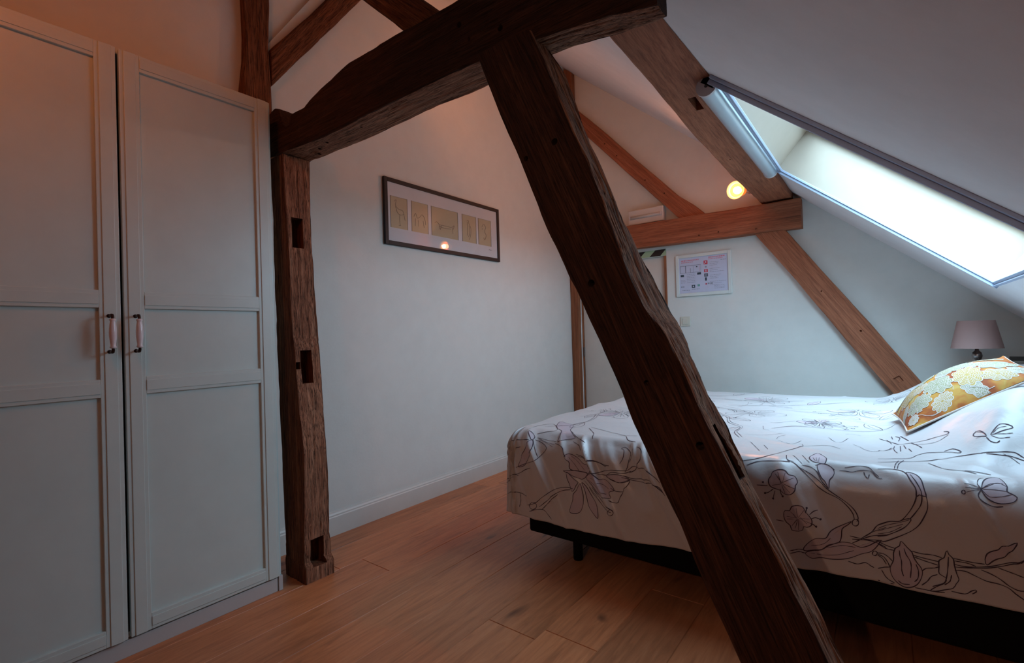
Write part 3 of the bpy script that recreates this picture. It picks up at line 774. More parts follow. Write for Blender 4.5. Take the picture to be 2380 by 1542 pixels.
def catmull(pts, step=.008, closed=False):
    P = np.array(pts, float)
    if len(P) < 3 and not closed: 
        k = max(2, int(np.linalg.norm(P[1] - P[0]) / step) + 1); return P[0] + (P[1] - P[0]) * np.linspace(0, 1, k)[:, None]
    Q = np.vstack([P[-1], P, P[0], P[1]]) if closed else np.vstack([2 * P[0] - P[1], P, 2 * P[-1] - P[-2]])
    out = []
    for i in range(1, len(Q) - 2):
        a, b, c, d = Q[i - 1], Q[i], Q[i + 1], Q[i + 2]
        k = max(2, int(np.linalg.norm(c - b) / step) + 1); t = np.linspace(0, 1, k, endpoint=False)[:, None]
        out.append(.5 * ((2 * b) + (-a + c) * t + (2 * a - 5 * b + 4 * c - d) * t ** 2 + (-a + 3 * b - 3 * c + d) * t ** 3))
    out.append(Q[-2][None]); return np.vstack(out)
def valid(uv):
    u, v = uv[:, 0], uv[:, 1]
    du = np.maximum(DX0 - u, 0); dv = np.maximum(DY0 - v, 0); dw = np.maximum(v - DY1, 0)
    return (np.hypot(du, dv) < d_max(np.maximum(u, DX0)) - .004) & (dw < .3) & (u < DX1)
DV, DF = build_duvet(); DMI = [0] * len(DF)
def ribbon(pts, w=.0025, mi=1, closed=False, smooth=True):
    uv = catmull(pts, .008, closed) if smooth else np.array(pts)
    ok = valid(uv)
    t = np.gradient(uv, axis=0); t /= (np.linalg.norm(t, axis=1, keepdims=True) + 1e-9); nn = np.stack([-t[:, 1], t[:, 0]], 1)
    n = len(uv); ww = w / 2 * (.7 + .5 * np.sin(np.linspace(0, 9, n)) ** 2)
    L = uv + nn * ww[:, None]; R = uv - nn * ww[:, None]
    PL = duvet(L[:, 0], L[:, 1]) + d_normal(L[:, 0], L[:, 1]) * .0012; PR = duvet(R[:, 0], R[:, 1]) + d_normal(R[:, 0], R[:, 1]) * .0012
    o = len(DV)
    for a, b in zip(PL, PR): DV.append(tuple(a)); DV.append(tuple(b))
    for i in range(n - 1):
        if ok[i] and ok[i + 1]: DF.append((o + 2 * i, o + 2 * i + 1, o + 2 * i + 3, o + 2 * i + 2)); DMI.append(mi)
def patch(pts, mi=2):
    """soft mauve wash inside a petal outline: fan refined around its centre"""
    P = catmull(pts, .014, True)[:-1]; c = P.mean(0); K = 6; o = len(DV); n = len(P)
    if not valid(P).all(): return
    for k in range(1, K + 1):
        Q = c + (P - c) * (k / K) * .985
        X = duvet(Q[:, 0], Q[:, 1]) + d_normal(Q[:, 0], Q[:, 1]) * .0007
        DV.extend(map(tuple, X))
    Xc = duvet(c[0], c[1]) + d_normal(c[0], c[1]) * .0007; DV.append(tuple(Xc)); ci = len(DV) - 1
    for i in range(n):
        j = (i + 1) % n
        DF.append((ci, o + i, o + j)); DMI.append(mi)
        for k in range(K - 1): DF.append((o + k * n + i, o + (k + 1) * n + i, o + (k + 1) * n + j, o + k * n + j)); DMI.append(mi)
TRACES = [
('f',[(-1.156,1.720),(-1.116,1.728),(-1.080,1.728),(-1.042,1.726),(-1.046,1.710),(-1.065,1.696),(-1.095,1.703),(-1.123,1.712)]),
('f',[(-1.140,1.717),(-1.136,1.691),(-1.122,1.667),(-1.110,1.640),(-1.098,1.648),(-1.089,1.667),(-1.080,1.681),(-1.094,1.691),(-1.118,1.706)]),
('f',[(-1.072,1.678),(-1.085,1.650),(-1.102,1.628),(-1.105,1.601),(-1.118,1.570),(-1.119,1.545),(-1.071,1.557),(-1.053,1.592),(-1.052,1.626),(-1.062,1.657)]),
('f',[(-1.065,1.682),(-1.049,1.655),(-1.035,1.621),(-1.023,1.590),(-1.001,1.565),(-0.982,1.551),(-0.982,1.580),(-0.992,1.610),(-1.018,1.641),(-1.044,1.670)]),
('f',[(-1.046,1.707),(-1.012,1.675),(-0.983,1.652),(-0.944,1.645),(-0.923,1.643),(-0.933,1.664),(-0.908,1.678),(-0.926,1.697),(-0.958,1.713),(-0.976,1.711),(-0.993,1.726),(-1.009,1.735)]),
('l',[(-0.950,1.725),(-0.915,1.719),(-0.887,1.712),(-0.845,1.725),(-0.853,1.703),(-0.865,1.691),(-0.867,1.680),(-0.899,1.676),(-0.927,1.682)]),
('l',[(-0.867,1.678),(-0.881,1.653),(-0.891,1.631),(-0.914,1.629),(-0.930,1.635)]),
('l',[(-1.029,1.669),(-1.005,1.644),(-0.978,1.624),(-0.949,1.602),(-0.914,1.592)]),
('l',[(-1.016,1.671),(-0.988,1.647),(-0.963,1.628),(-0.929,1.610),(-0.909,1.597)]),
('c',[(-0.906,1.591),(-0.909,1.583),(-0.922,1.577),(-0.934,1.579),(-0.930,1.592),(-0.919,1.602),(-0.911,1.599)]),
('t',[(-1.052,1.691),(-1.015,1.660),(-0.987,1.636)]),
('t',[(-1.035,1.697),(-0.992,1.676),(-0.942,1.657)]),
('t',[(-1.026,1.706),(-0.972,1.697),(-0.931,1.674)]),
('f',[(-1.149,1.779),(-1.127,1.762),(-1.121,1.737),(-1.099,1.728),(-1.053,1.726),(-1.033,1.726),(-1.020,1.763),(-1.058,1.762),(-1.090,1.785),(-1.117,1.796),(-1.140,1.796)]),
('t',[(-1.134,1.784),(-1.102,1.752),(-1.080,1.728)]),
('t',[(-1.125,1.791),(-1.090,1.769),(-1.054,1.735)]),
('l',[(-1.099,1.801),(-1.035,1.789),(-1.008,1.783),(-0.970,1.776),(-0.932,1.774)]),
('l',[(-1.090,1.793),(-1.027,1.784),(-0.993,1.778),(-0.944,1.769)]),
('l',[(-1.013,1.742),(-0.988,1.736),(-0.928,1.757),(-0.862,1.761),(-0.830,1.783),(-0.804,1.784)]),
('l',[(-0.986,1.730),(-0.949,1.731),(-0.920,1.749),(-0.869,1.750),(-0.838,1.763)]),
('f',[(-0.949,1.729),(-0.912,1.741),(-0.875,1.741),(-0.845,1.727),(-0.872,1.714),(-0.907,1.715)]),
('l',[(-0.877,1.734),(-0.838,1.728),(-0.790,1.728),(-0.720,1.731),(-0.686,1.696)]),
('l',[(-0.871,1.741),(-0.830,1.734),(-0.775,1.742),(-0.731,1.736),(-0.696,1.708)]),
('l',[(-0.889,1.786),(-0.876,1.816),(-0.878,1.852),(-0.892,1.860),(-0.878,1.870),(-0.860,1.859),(-0.844,1.838),(-0.850,1.803),(-0.854,1.779),(-0.865,1.756)]),
('t',[(-0.834,1.862),(-0.837,1.830),(-0.846,1.800)]),
('l',[(-0.824,1.876),(-0.796,1.862),(-0.785,1.840),(-0.801,1.808),(-0.818,1.773),(-0.846,1.755)]),
('l',[(-0.804,1.784),(-0.761,1.786),(-0.736,1.768),(-0.706,1.744)]),
('l',[(-1.344,1.532),(-1.306,1.548),(-1.267,1.582),(-1.216,1.620),(-1.189,1.636),(-1.136,1.652),(-1.103,1.651)]),
('l',[(-1.284,1.535),(-1.237,1.575),(-1.196,1.612),(-1.156,1.634),(-1.117,1.645)]),
('l',[(-1.270,1.526),(-1.222,1.575),(-1.183,1.612)]),
('c',[(-1.297,1.538),(-1.303,1.524),(-1.318,1.519),(-1.330,1.526),(-1.329,1.540),(-1.318,1.550),(-1.304,1.549)]),
('l',[(-1.335,1.505),(-1.297,1.521),(-1.261,1.526),(-1.231,1.507),(-1.215,1.495)]),
('l',[(-1.464,1.751),(-1.499,1.775),(-1.482,1.774),(-1.377,1.797)]),
('l',[(-1.452,1.787),(-1.443,1.819),(-1.382,1.828),(-1.331,1.833)]),
('f',[(-1.353,1.873),(-1.329,1.842),(-1.321,1.835),(-1.317,1.851),(-1.336,1.870)]),
('f',[(-1.321,1.835),(-1.348,1.799),(-1.375,1.747),(-1.387,1.706),(-1.353,1.716),(-1.334,1.752),(-1.310,1.798)]),
('t',[(-1.319,1.840),(-1.299,1.799),(-1.282,1.766)]),
('l',[(-1.309,1.839),(-1.269,1.828),(-1.246,1.806),(-1.276,1.766),(-1.294,1.748),(-1.359,1.719),(-1.399,1.701)]),
('t',[(-1.301,1.850),(-1.249,1.836),(-1.211,1.833)]),
('t',[(-1.293,1.842),(-1.257,1.835),(-1.217,1.819)]),
('t',[(-1.306,1.852),(-1.258,1.849),(-1.206,1.849)]),
('l',[(-1.596,1.691),(-1.500,1.655),(-1.396,1.671),(-1.349,1.696),(-1.324,1.707)]),
('l',[(-1.608,1.679),(-1.559,1.665),(-1.383,1.666)]),
('l',[(-1.609,1.619),(-1.476,1.583),(-1.390,1.582),(-1.344,1.575)]),
('l',[(-1.387,1.582),(-1.384,1.545),(-1.394,1.514)]),
('l',[(-1.362,1.913),(-1.365,1.991),(-1.332,2.038),(-1.275,1.989),(-1.239,1.925),(-1.274,1.899),(-1.315,1.872)]),
('f',[(-1.278,1.987),(-1.213,1.931),(-1.197,1.882),(-1.197,1.850),(-1.164,1.869),(-1.123,1.888),(-1.147,1.916),(-1.191,1.975),(-1.230,2.065),(-1.293,2.093),(-1.327,2.098)]),
('l',[(-1.180,1.957),(-1.129,1.905),(-1.099,1.885),(-1.059,1.864)]),
('l',[(-1.136,2.056),(-1.061,1.961),(-1.036,1.896)]),
('l',[(-1.138,2.078),(-1.067,2.052),(-1.002,2.020),(-0.921,1.986),(-0.878,1.919),(-0.837,1.905)]),
('l',[(-0.944,1.972),(-0.908,1.994),(-0.872,2.007)]),
('l',[(-1.127,1.865),(-1.087,1.844),(-1.078,1.822)]),
('l',[(-1.208,1.839),(-1.167,1.826),(-1.153,1.799),(-1.144,1.784)]),
('t',[(-1.298,2.248),(-1.247,2.300),(-1.203,2.348),(-1.114,2.323)]),
('t',[(-1.332,2.483),(-1.272,2.519),(-1.200,2.507)]),
('f',[(-0.286,1.702),(-0.281,1.715),(-0.268,1.717),(-0.260,1.733),(-0.243,1.740),(-0.229,1.736),(-0.224,1.724),(-0.214,1.711),(-0.206,1.697),(-0.208,1.681),(-0.220,1.673),(-0.229,1.673),(-0.232,1.660),(-0.245,1.652),(-0.264,1.652),(-0.268,1.666),(-0.282,1.680)]),
('t',[(-0.247,1.697),(-0.266,1.715)]),
('t',[(-0.247,1.697),(-0.277,1.696)]),
('t',[(-0.245,1.695),(-0.263,1.667)]),
('t',[(-0.242,1.695),(-0.245,1.656)]),
('t',[(-0.240,1.699),(-0.212,1.701)]),
('t',[(-0.242,1.701),(-0.227,1.726)]),
('t',[(-0.237,1.703),(-0.219,1.684)]),
('t',[(-0.245,1.701),(-0.248,1.731)]),
('t',[(-0.252,1.698),(-0.256,1.709)]),
('t',[(-0.245,1.692),(-0.254,1.660)]),
('t',[(-0.237,1.697),(-0.210,1.688)]),
('t',[(-0.257,1.691),(-0.277,1.687)]),
('l',[(-0.212,1.714),(-0.201,1.725),(-0.190,1.729)]),
('l',[(-0.207,1.702),(-0.196,1.706),(-0.183,1.702)]),
('l',[(-0.210,1.688),(-0.201,1.684),(-0.195,1.678)]),
('l',[(-0.223,1.718),(-0.219,1.734)]),
('l',[(-0.309,1.679),(-0.287,1.678)]),
('c',[(-0.218,1.734),(-0.218,1.732),(-0.220,1.732),(-0.221,1.733),(-0.221,1.735),(-0.220,1.736),(-0.218,1.735)]),
('c',[(-0.181,1.702),(-0.182,1.701),(-0.184,1.700),(-0.185,1.701),(-0.185,1.703),(-0.184,1.704),(-0.182,1.704)]),
('c',[(-0.193,1.679),(-0.194,1.677),(-0.195,1.677),(-0.197,1.678),(-0.197,1.680),(-0.195,1.681),(-0.194,1.681)]),
('f',[(-0.320,1.822),(-0.317,1.832),(-0.302,1.840),(-0.282,1.841),(-0.269,1.829),(-0.253,1.826),(-0.244,1.809),(-0.250,1.799),(-0.251,1.785),(-0.264,1.771),(-0.281,1.771),(-0.293,1.780),(-0.306,1.783),(-0.323,1.789),(-0.329,1.806)]),
('t',[(-0.288,1.803),(-0.309,1.828)]),
('t',[(-0.288,1.803),(-0.255,1.821)]),
('t',[(-0.285,1.798),(-0.264,1.777)]),
('t',[(-0.288,1.800),(-0.318,1.792)]),
('t',[(-0.283,1.801),(-0.252,1.790)]),
('t',[(-0.290,1.800),(-0.301,1.834)]),
('t',[(-0.285,1.806),(-0.279,1.833)]),
('t',[(-0.288,1.796),(-0.279,1.774)]),
('l',[(-0.364,1.789),(-0.331,1.790)]),
('l',[(-0.314,1.782),(-0.329,1.769),(-0.342,1.764)]),
('l',[(-0.309,1.777),(-0.316,1.750)]),
('l',[(-0.293,1.785),(-0.291,1.769),(-0.285,1.761)]),
('c',[(-0.343,1.799),(-0.344,1.798),(-0.345,1.797),(-0.347,1.798),(-0.347,1.800),(-0.345,1.801),(-0.344,1.801)]),
('c',[(-0.337,1.766),(-0.338,1.764),(-0.340,1.763),(-0.341,1.764),(-0.341,1.766),(-0.339,1.768),(-0.338,1.767)]),
('c',[(-0.314,1.750),(-0.314,1.748),(-0.316,1.748),(-0.317,1.749),(-0.317,1.751),(-0.316,1.752),(-0.314,1.752)]),
('c',[(-0.284,1.762),(-0.285,1.760),(-0.287,1.759),(-0.288,1.760),(-0.288,1.762),(-0.286,1.763),(-0.285,1.763)]),
('l',[(-0.280,1.881),(-0.260,1.875),(-0.244,1.860),(-0.224,1.839),(-0.205,1.819),(-0.187,1.800),(-0.164,1.785),(-0.134,1.771),(-0.110,1.749),(-0.098,1.730),(-0.095,1.713)]),
('l',[(-0.244,1.860),(-0.208,1.839),(-0.182,1.817),(-0.168,1.801),(-0.140,1.780),(-0.112,1.761),(-0.093,1.741),(-0.085,1.720),(-0.089,1.709)]),
('f',[(-0.193,1.877),(-0.182,1.837),(-0.169,1.820),(-0.160,1.799),(-0.158,1.827),(-0.149,1.844),(-0.146,1.862),(-0.155,1.882),(-0.176,1.891)]),
('l',[(-0.236,1.870),(-0.212,1.867),(-0.192,1.851),(-0.180,1.823),(-0.162,1.799)]),
('t',[(-0.286,1.918),(-0.280,1.886),(-0.270,1.880)]),
('t',[(-0.242,1.937),(-0.229,1.907),(-0.215,1.886)]),
('f',[(-0.215,1.938),(-0.202,1.983),(-0.186,1.966),(-0.170,1.926),(-0.173,1.893),(-0.190,1.892),(-0.204,1.893),(-0.217,1.910)]),
('l',[(-0.198,1.877),(-0.180,1.891),(-0.162,1.888),(-0.145,1.870)]),
('t',[(-0.268,1.924),(-0.247,1.891),(-0.236,1.877)]),
('t',[(-0.208,1.919),(-0.199,1.898)]),
('t',[(-0.199,1.923),(-0.194,1.895)]),
('t',[(-0.190,1.927),(-0.190,1.897)]),
('l',[(-0.132,1.873),(-0.116,1.873),(-0.098,1.873),(-0.076,1.884),(-0.051,1.883),(-0.034,1.861),(-0.022,1.861)]),
('l',[(-0.118,1.887),(-0.085,1.902),(-0.057,1.900),(-0.042,1.879),(-0.030,1.866)]),
('l',[(-0.068,1.878),(-0.064,1.861),(-0.057,1.853),(-0.054,1.869)]),
('c',[(-0.084,1.706),(-0.087,1.698),(-0.094,1.695),(-0.100,1.699),(-0.100,1.708),(-0.094,1.715),(-0.086,1.714)]),
('f',[(-0.103,1.707),(-0.131,1.688),(-0.158,1.668),(-0.171,1.646),(-0.198,1.640),(-0.223,1.613),(-0.234,1.594),(-0.226,1.590),(-0.200,1.600),(-0.181,1.609),(-0.163,1.627),(-0.137,1.637),(-0.130,1.655),(-0.127,1.679),(-0.112,1.695)]),
('f',[(-0.229,1.582),(-0.211,1.569),(-0.182,1.580),(-0.155,1.583),(-0.112,1.594),(-0.080,1.613),(-0.052,1.628),(-0.033,1.659),(-0.035,1.664),(-0.056,1.645),(-0.081,1.633),(-0.107,1.640),(-0.137,1.637),(-0.163,1.624),(-0.184,1.606),(-0.210,1.594)]),
('t',[(-0.211,1.611),(-0.176,1.628),(-0.158,1.648)]),
('t',[(-0.213,1.585),(-0.177,1.591),(-0.133,1.603),(-0.099,1.619)]),
('t',[(-0.167,1.618),(-0.133,1.628),(-0.094,1.630)]),
('l',[(-0.108,1.662),(-0.085,1.660),(-0.055,1.660),(-0.027,1.666)]),
('l',[(-0.102,1.653),(-0.072,1.657),(-0.043,1.656),(-0.018,1.649)]),
('l',[(-0.271,1.583),(-0.247,1.592),(-0.233,1.592)]),
('l',[(-0.271,1.574),(-0.247,1.584),(-0.229,1.582)]),
('c',[(-0.040,1.625),(-0.043,1.618),(-0.048,1.615),(-0.052,1.618),(-0.051,1.624),(-0.047,1.629),(-0.042,1.629)]),
('l',[(-0.040,1.620),(-0.028,1.615),(-0.019,1.601)]),
('l',[(-0.114,1.585),(-0.091,1.581),(-0.070,1.590),(-0.058,1.583),(-0.049,1.579)]),
('l',[(-0.078,1.661),(-0.051,1.685),(-0.038,1.706),(-0.015,1.722)]),
('l',[(-0.102,1.641),(-0.072,1.662),(-0.047,1.674),(-0.017,1.685)]),
('t',[(-0.068,1.668),(-0.042,1.690),(-0.016,1.707)]),
('l',[(-0.422,1.858),(-0.371,1.875),(-0.326,1.915),(-0.283,2.015),(-0.232,2.100),(-0.183,2.139),(-0.142,2.101)]),
('l',[(-0.399,1.846),(-0.357,1.866),(-0.302,1.871),(-0.270,1.876)]),
('l',[(-0.033,1.899),(-0.008,1.907),(0.015,1.908),(0.033,1.897),(0.045,1.867),(0.056,1.842),(0.057,1.818),(0.050,1.791),(0.038,1.763),(0.018,1.734),(-0.006,1.727),(-0.026,1.716),(-0.037,1.708)]),
('l',[(0.037,1.898),(0.056,1.894),(0.069,1.875),(0.075,1.845),(0.080,1.815),(0.081,1.792),(0.074,1.765),(0.062,1.735),(0.046,1.714),(0.023,1.695),(-0.018,1.667),(-0.038,1.659)]),
('l',[(0.046,1.888),(0.062,1.853),(0.069,1.829),(0.067,1.799),(0.053,1.766),(0.040,1.744)]),
('l',[(0.018,1.734),(0.030,1.742),(0.043,1.746),(0.039,1.734),(0.027,1.717),(0.007,1.700),(-0.017,1.684),(-0.038,1.675)]),
('t',[(-0.037,1.698),(-0.016,1.713),(0.014,1.728),(0.039,1.742)]),
('t',[(-0.037,1.691),(-0.013,1.705),(0.024,1.726)]),
('t',[(-0.037,1.683),(-0.007,1.696),(0.021,1.718)]),
('f',[(0.037,1.898),(0.056,1.894),(0.069,1.875),(0.075,1.845),(0.079,1.822),(0.064,1.824),(0.057,1.818),(0.056,1.842),(0.045,1.867)]),
('f',[(0.197,1.858),(0.204,1.885),(0.220,1.911),(0.238,1.920),(0.247,1.895),(0.250,1.874),(0.247,1.860),(0.256,1.854),(0.265,1.846),(0.259,1.835),(0.246,1.829),(0.225,1.826),(0.207,1.834),(0.199,1.847)]),
('t',[(0.197,1.858),(0.218,1.878),(0.244,1.886)]),
('t',[(0.197,1.858),(0.224,1.860),(0.247,1.860)]),
('t',[(0.197,1.856),(0.210,1.840),(0.235,1.844),(0.255,1.852)]),
('l',[(0.196,1.856),(0.187,1.839),(0.195,1.826),(0.216,1.817),(0.235,1.820)]),
('t',[(0.197,1.858),(0.190,1.872),(0.197,1.896),(0.207,1.905)]),
('t',[(0.199,1.861),(0.214,1.871),(0.234,1.886),(0.248,1.876)]),
('t',[(0.197,1.858),(0.182,1.865),(0.163,1.868)]),
('t',[(0.197,1.858),(0.177,1.856),(0.164,1.858)]),
('t',[(0.197,1.857),(0.175,1.849),(0.165,1.845)]),
('c',[(0.163,1.845),(0.162,1.841),(0.158,1.840),(0.156,1.842),(0.156,1.847),(0.159,1.850),(0.162,1.849)]),
('l',[(0.251,2.116),(0.263,2.134),(0.277,2.148),(0.295,2.142),(0.303,2.132),(0.280,2.123),(0.260,2.115)]),
('t',[(0.251,2.116),(0.279,2.112),(0.300,2.115)]),
('l',[(0.242,2.121),(0.229,2.154),(0.216,2.148),(0.216,2.133),(0.241,2.114)]),
('l',[(0.241,2.110),(0.248,2.091),(0.260,2.085),(0.268,2.091)]),
('t',[(0.252,2.112),(0.267,2.099),(0.292,2.102)]),
('t',[(0.242,2.117),(0.235,2.139),(0.224,2.150)]),
('t',[(0.243,2.114),(0.231,2.121),(0.217,2.120)]),
('t',[(0.257,2.120),(0.271,2.134),(0.290,2.137)]),
('l',[(-0.032,2.354),(-0.006,2.293),(0.025,2.213)]),
('l',[(-0.034,2.111),(-0.011,2.139),(0.005,2.178)]),
('l',[(0.006,2.363),(0.009,2.314)]),
('l',[(0.018,2.345),(0.030,2.307),(0.026,2.261)]),
('l',[(0.013,2.198),(0.011,2.151),(0.019,2.086)]),
('l',[(0.029,2.188),(0.029,2.121)]),
('l',[(0.039,2.190),(0.044,2.148)]),
('l',[(0.051,2.144),(0.058,2.109)]),
('l',[(0.032,2.331),(0.045,2.273),(0.054,2.234)]),
('l',[(0.059,2.203),(0.076,2.164),(0.086,2.135)]),
('l',[(0.025,2.213),(0.059,2.203),(0.095,2.195),(0.126,2.196),(0.157,2.195),(0.158,2.207),(0.148,2.216)]),
('t',[(0.063,2.181),(0.102,2.162),(0.128,2.164),(0.158,2.189)]),
('l',[(-0.033,2.011),(0.010,2.028),(0.054,2.040),(0.087,2.085),(0.119,2.087),(0.149,2.082),(0.170,2.072),(0.178,2.076),(0.160,2.098),(0.139,2.090)]),
('l',[(-0.033,1.964),(0.021,1.996),(0.073,2.012),(0.114,2.024),(0.156,2.050),(0.195,2.055),(0.224,2.053)]),
('l',[(0.093,2.001),(0.129,1.961),(0.166,1.951),(0.197,1.936)]),
('l',[(0.009,1.914),(0.013,1.968),(0.021,2.006)]),
('l',[(0.016,1.914),(0.021,1.972),(0.034,2.014)]),
('l',[(0.173,1.951),(0.201,1.945),(0.227,1.939)]),
('l',[(0.222,2.054),(0.251,2.055),(0.279,2.060),(0.297,2.059),(0.311,2.045)]),
('l',[(0.232,2.049),(0.259,2.047),(0.286,2.047),(0.310,2.036)]),
('t',[(0.269,2.052),(0.285,2.042),(0.299,2.023)]),
('f',[(0.016,1.674),(0.021,1.674),(0.032,1.661),(0.042,1.651),(0.046,1.637),(0.053,1.624),(0.060,1.615),(0.064,1.603),(0.061,1.586),(0.053,1.568),(0.040,1.555),(0.022,1.549),(0.004,1.557),(-0.007,1.573),(-0.010,1.594),(-0.003,1.613),(-0.001,1.625),(-0.001,1.638),(0.004,1.653),(0.014,1.662)]),
('l',[(0.013,1.649),(0.014,1.633),(0.017,1.621),(0.017,1.594),(0.021,1.579)]),
('l',[(0.024,1.657),(0.028,1.642),(0.037,1.625),(0.039,1.608),(0.036,1.579)]),
('l',[(0.050,1.620),(0.055,1.603),(0.053,1.582),(0.045,1.571)]),
('l',[(0.008,1.563),(0.017,1.557),(0.034,1.560)]),
('l',[(-0.039,1.626),(-0.026,1.629),(-0.013,1.623),(-0.003,1.613)]),
('l',[(-0.039,1.623),(-0.025,1.620),(-0.015,1.607),(-0.011,1.595)]),
('l',[(-0.040,1.580),(-0.024,1.590),(-0.011,1.595)]),
('l',[(-0.031,1.580),(-0.023,1.565),(-0.014,1.557),(0.000,1.552)]),
('l',[(-0.038,1.654),(-0.019,1.646),(-0.000,1.646)]),
('l',[(-0.033,1.659),(-0.017,1.655),(0.002,1.652)]),
('l',[(-0.041,1.546),(-0.025,1.545),(-0.003,1.549)]),
('c',[(0.116,1.669),(0.120,1.678),(0.123,1.668),(0.132,1.658),(0.134,1.639),(0.138,1.618),(0.142,1.602),(0.136,1.590),(0.129,1.576),(0.111,1.567),(0.092,1.558),(0.080,1.557),(0.094,1.571),(0.112,1.585),(0.115,1.600),(0.101,1.607),(0.101,1.627),(0.102,1.644),(0.113,1.655)]),
('l',[(0.122,1.660),(0.120,1.629),(0.116,1.601),(0.109,1.584),(0.085,1.569)]),
('l',[(0.127,1.611),(0.123,1.593),(0.111,1.580)]),
('l',[(0.064,1.605),(0.072,1.614),(0.091,1.620),(0.102,1.627)]),
('l',[(0.097,1.604),(0.083,1.595),(0.074,1.580),(0.061,1.566)]),
('l',[(0.041,1.654),(0.063,1.652),(0.088,1.655),(0.108,1.653)]),
('l',[(0.045,1.643),(0.070,1.641),(0.101,1.640)]),
('l',[(0.046,1.639),(0.070,1.634),(0.099,1.630)]),
('l',[(0.133,1.660),(0.155,1.659),(0.175,1.658),(0.195,1.659)]),
('l',[(0.134,1.643),(0.155,1.643),(0.182,1.648),(0.208,1.657),(0.240,1.677),(0.268,1.693)]),
('l',[(0.136,1.636),(0.161,1.641),(0.195,1.648),(0.227,1.663),(0.268,1.691)]),
('l',[(0.135,1.653),(0.159,1.654),(0.177,1.649)]),
('f',[(0.198,1.659),(0.196,1.672),(0.201,1.690),(0.212,1.701),(0.222,1.708),(0.230,1.722),(0.244,1.730),(0.257,1.735),(0.252,1.724),(0.242,1.711),(0.234,1.692),(0.221,1.682),(0.211,1.672),(0.203,1.661)]),
('l',[(0.134,1.626),(0.155,1.630),(0.174,1.623),(0.197,1.614),(0.220,1.613),(0.239,1.608),(0.252,1.596),(0.267,1.584)]),
('l',[(0.187,1.642),(0.208,1.635),(0.225,1.626),(0.240,1.614),(0.257,1.606),(0.268,1.607)]),
('l',[(0.221,1.657),(0.246,1.651),(0.268,1.645)]),
('l',[(0.125,1.567),(0.153,1.567),(0.166,1.578),(0.175,1.584),(0.176,1.579),(0.168,1.571)]),
('l',[(0.046,1.555),(0.070,1.556),(0.089,1.556),(0.111,1.560)]),
('t',[(-0.287,1.919),(-0.280,1.887),(-0.260,1.880)]),
('t',[(-0.110,2.215),(-0.075,2.130),(-0.044,2.108),(-0.016,2.130),(0.010,2.171)]),
('t',[(-0.009,2.318),(0.006,2.236)]),
('t',[(-0.453,2.430),(-0.438,2.364),(-0.417,2.356)]),
('t',[(-0.436,2.087),(-0.402,2.006),(-0.378,1.951)]),
('t',[(-0.381,2.049),(-0.356,1.985)]),
('t',[(-0.360,2.182),(-0.360,2.240),(-0.341,2.276)]),
('t',[(-0.482,2.222),(-0.417,2.249),(-0.346,2.311)]),
('t',[(-0.352,2.165),(-0.300,2.087),(-0.274,2.190)]),
('t',[(-0.273,2.112),(-0.263,2.120),(-0.253,2.059),(-0.266,2.054)]),
('t',[(-0.198,2.663),(-0.181,2.635),(-0.147,2.581),(-0.156,2.518)]),
('t',[(-0.144,2.411),(-0.125,2.423),(-0.091,2.400)]),
('t',[(-0.254,2.670),(-0.203,2.734),(-0.141,2.772),(-0.077,2.726)]),
('t',[(-0.194,2.310),(-0.156,2.207),(-0.129,2.327)]),
('t',[(-0.768,2.999),(-0.672,2.915),(-0.552,2.723),(-0.456,2.663)]),
('t',[(-0.684,2.987),(-0.660,3.107),(-0.672,3.203)]),
('t',[(-0.434,2.499),(-0.396,2.517),(-0.342,2.614),(-0.276,2.619)]),
('t',[(-0.156,2.987),(-0.100,3.005),(-0.050,3.022)])]
#TRACES#
for t in TRACES:
    kind, pts = t
    if kind == 'f': patch(pts); ribbon(pts, closed=True)
    elif kind == 'c': ribbon(pts, closed=True)
    elif kind == 't': ribbon(pts, .0015)
    else: ribbon(pts)
# drawn flowers, leaves and trailing stems over the top of the duvet
def leaf(c, ang, L, W, fill=False):
    ca, sa_ = math.cos(ang), math.sin(ang)
    def q(a, b): return (c[0] + a * ca - b * sa_, c[1] + a * sa_ + b * ca)
    o = [q(0, 0), q(L * .3, W * .8), q(L * .65, W), q(L, 0), q(L * .7, -W * .8), q(L * .3, -W * .7)]
    if fill: patch(o)
    ribbon(o, .0019, closed=True); ribbon([q(.05 * L, 0), q(L * .5, W * .15), q(L * .85, 0)], .0014)
def flower(c, R, n, rnd, stamens=True):
    a0 = rnd.uniform(0, 6.28)
    for k in range(n):
        a = a0 + k * 6.283 / n; w = R * rnd.uniform(.26, .38)
        p = [(c[0] + math.cos(a) * R * r_ - math.sin(a) * w * s_, c[1] + math.sin(a) * R * r_ + math.cos(a) * w * s_) for r_, s_ in ((.12, 0), (.5, .85), (.8, .95), (1.0, .45), (1.04, 0), (.97, -.5), (.75, -.9), (.45, -.7))]
        if rnd.random() < .08: patch(p)
        ribbon(p, .0018, closed=True)
        for s_ in (-.35, 0, .35):
            ribbon([(c[0] + math.cos(a) * R * .2, c[1] + math.sin(a) * R * .2), (c[0] + math.cos(a + s_ * .5) * R * .5, c[1] + math.sin(a + s_ * .5) * R * .5), (c[0] + math.cos(a + s_ * .6) * R * .75, c[1] + math.sin(a + s_ * .6) * R * .75)], .0013)
    if stamens:
        a = rnd.uniform(0, 6.28)
        for s_ in (-.4, -.1, .25):
            e = (c[0] + math.cos(a + s_) * R * 1.5, c[1] + math.sin(a + s_) * R * 1.5)
            ribbon([c, (c[0] + math.cos(a + s_ * .6) * R * .8, c[1] + math.sin(a + s_ * .6) * R * .8), e], .0014)
            ribbon([(e[0] + math.cos(t_) * .007, e[1] + math.sin(t_) * .007) for t_ in (0, 1.6, 3.1, 4.7)], .002, closed=True)
rnd = random.Random(12)
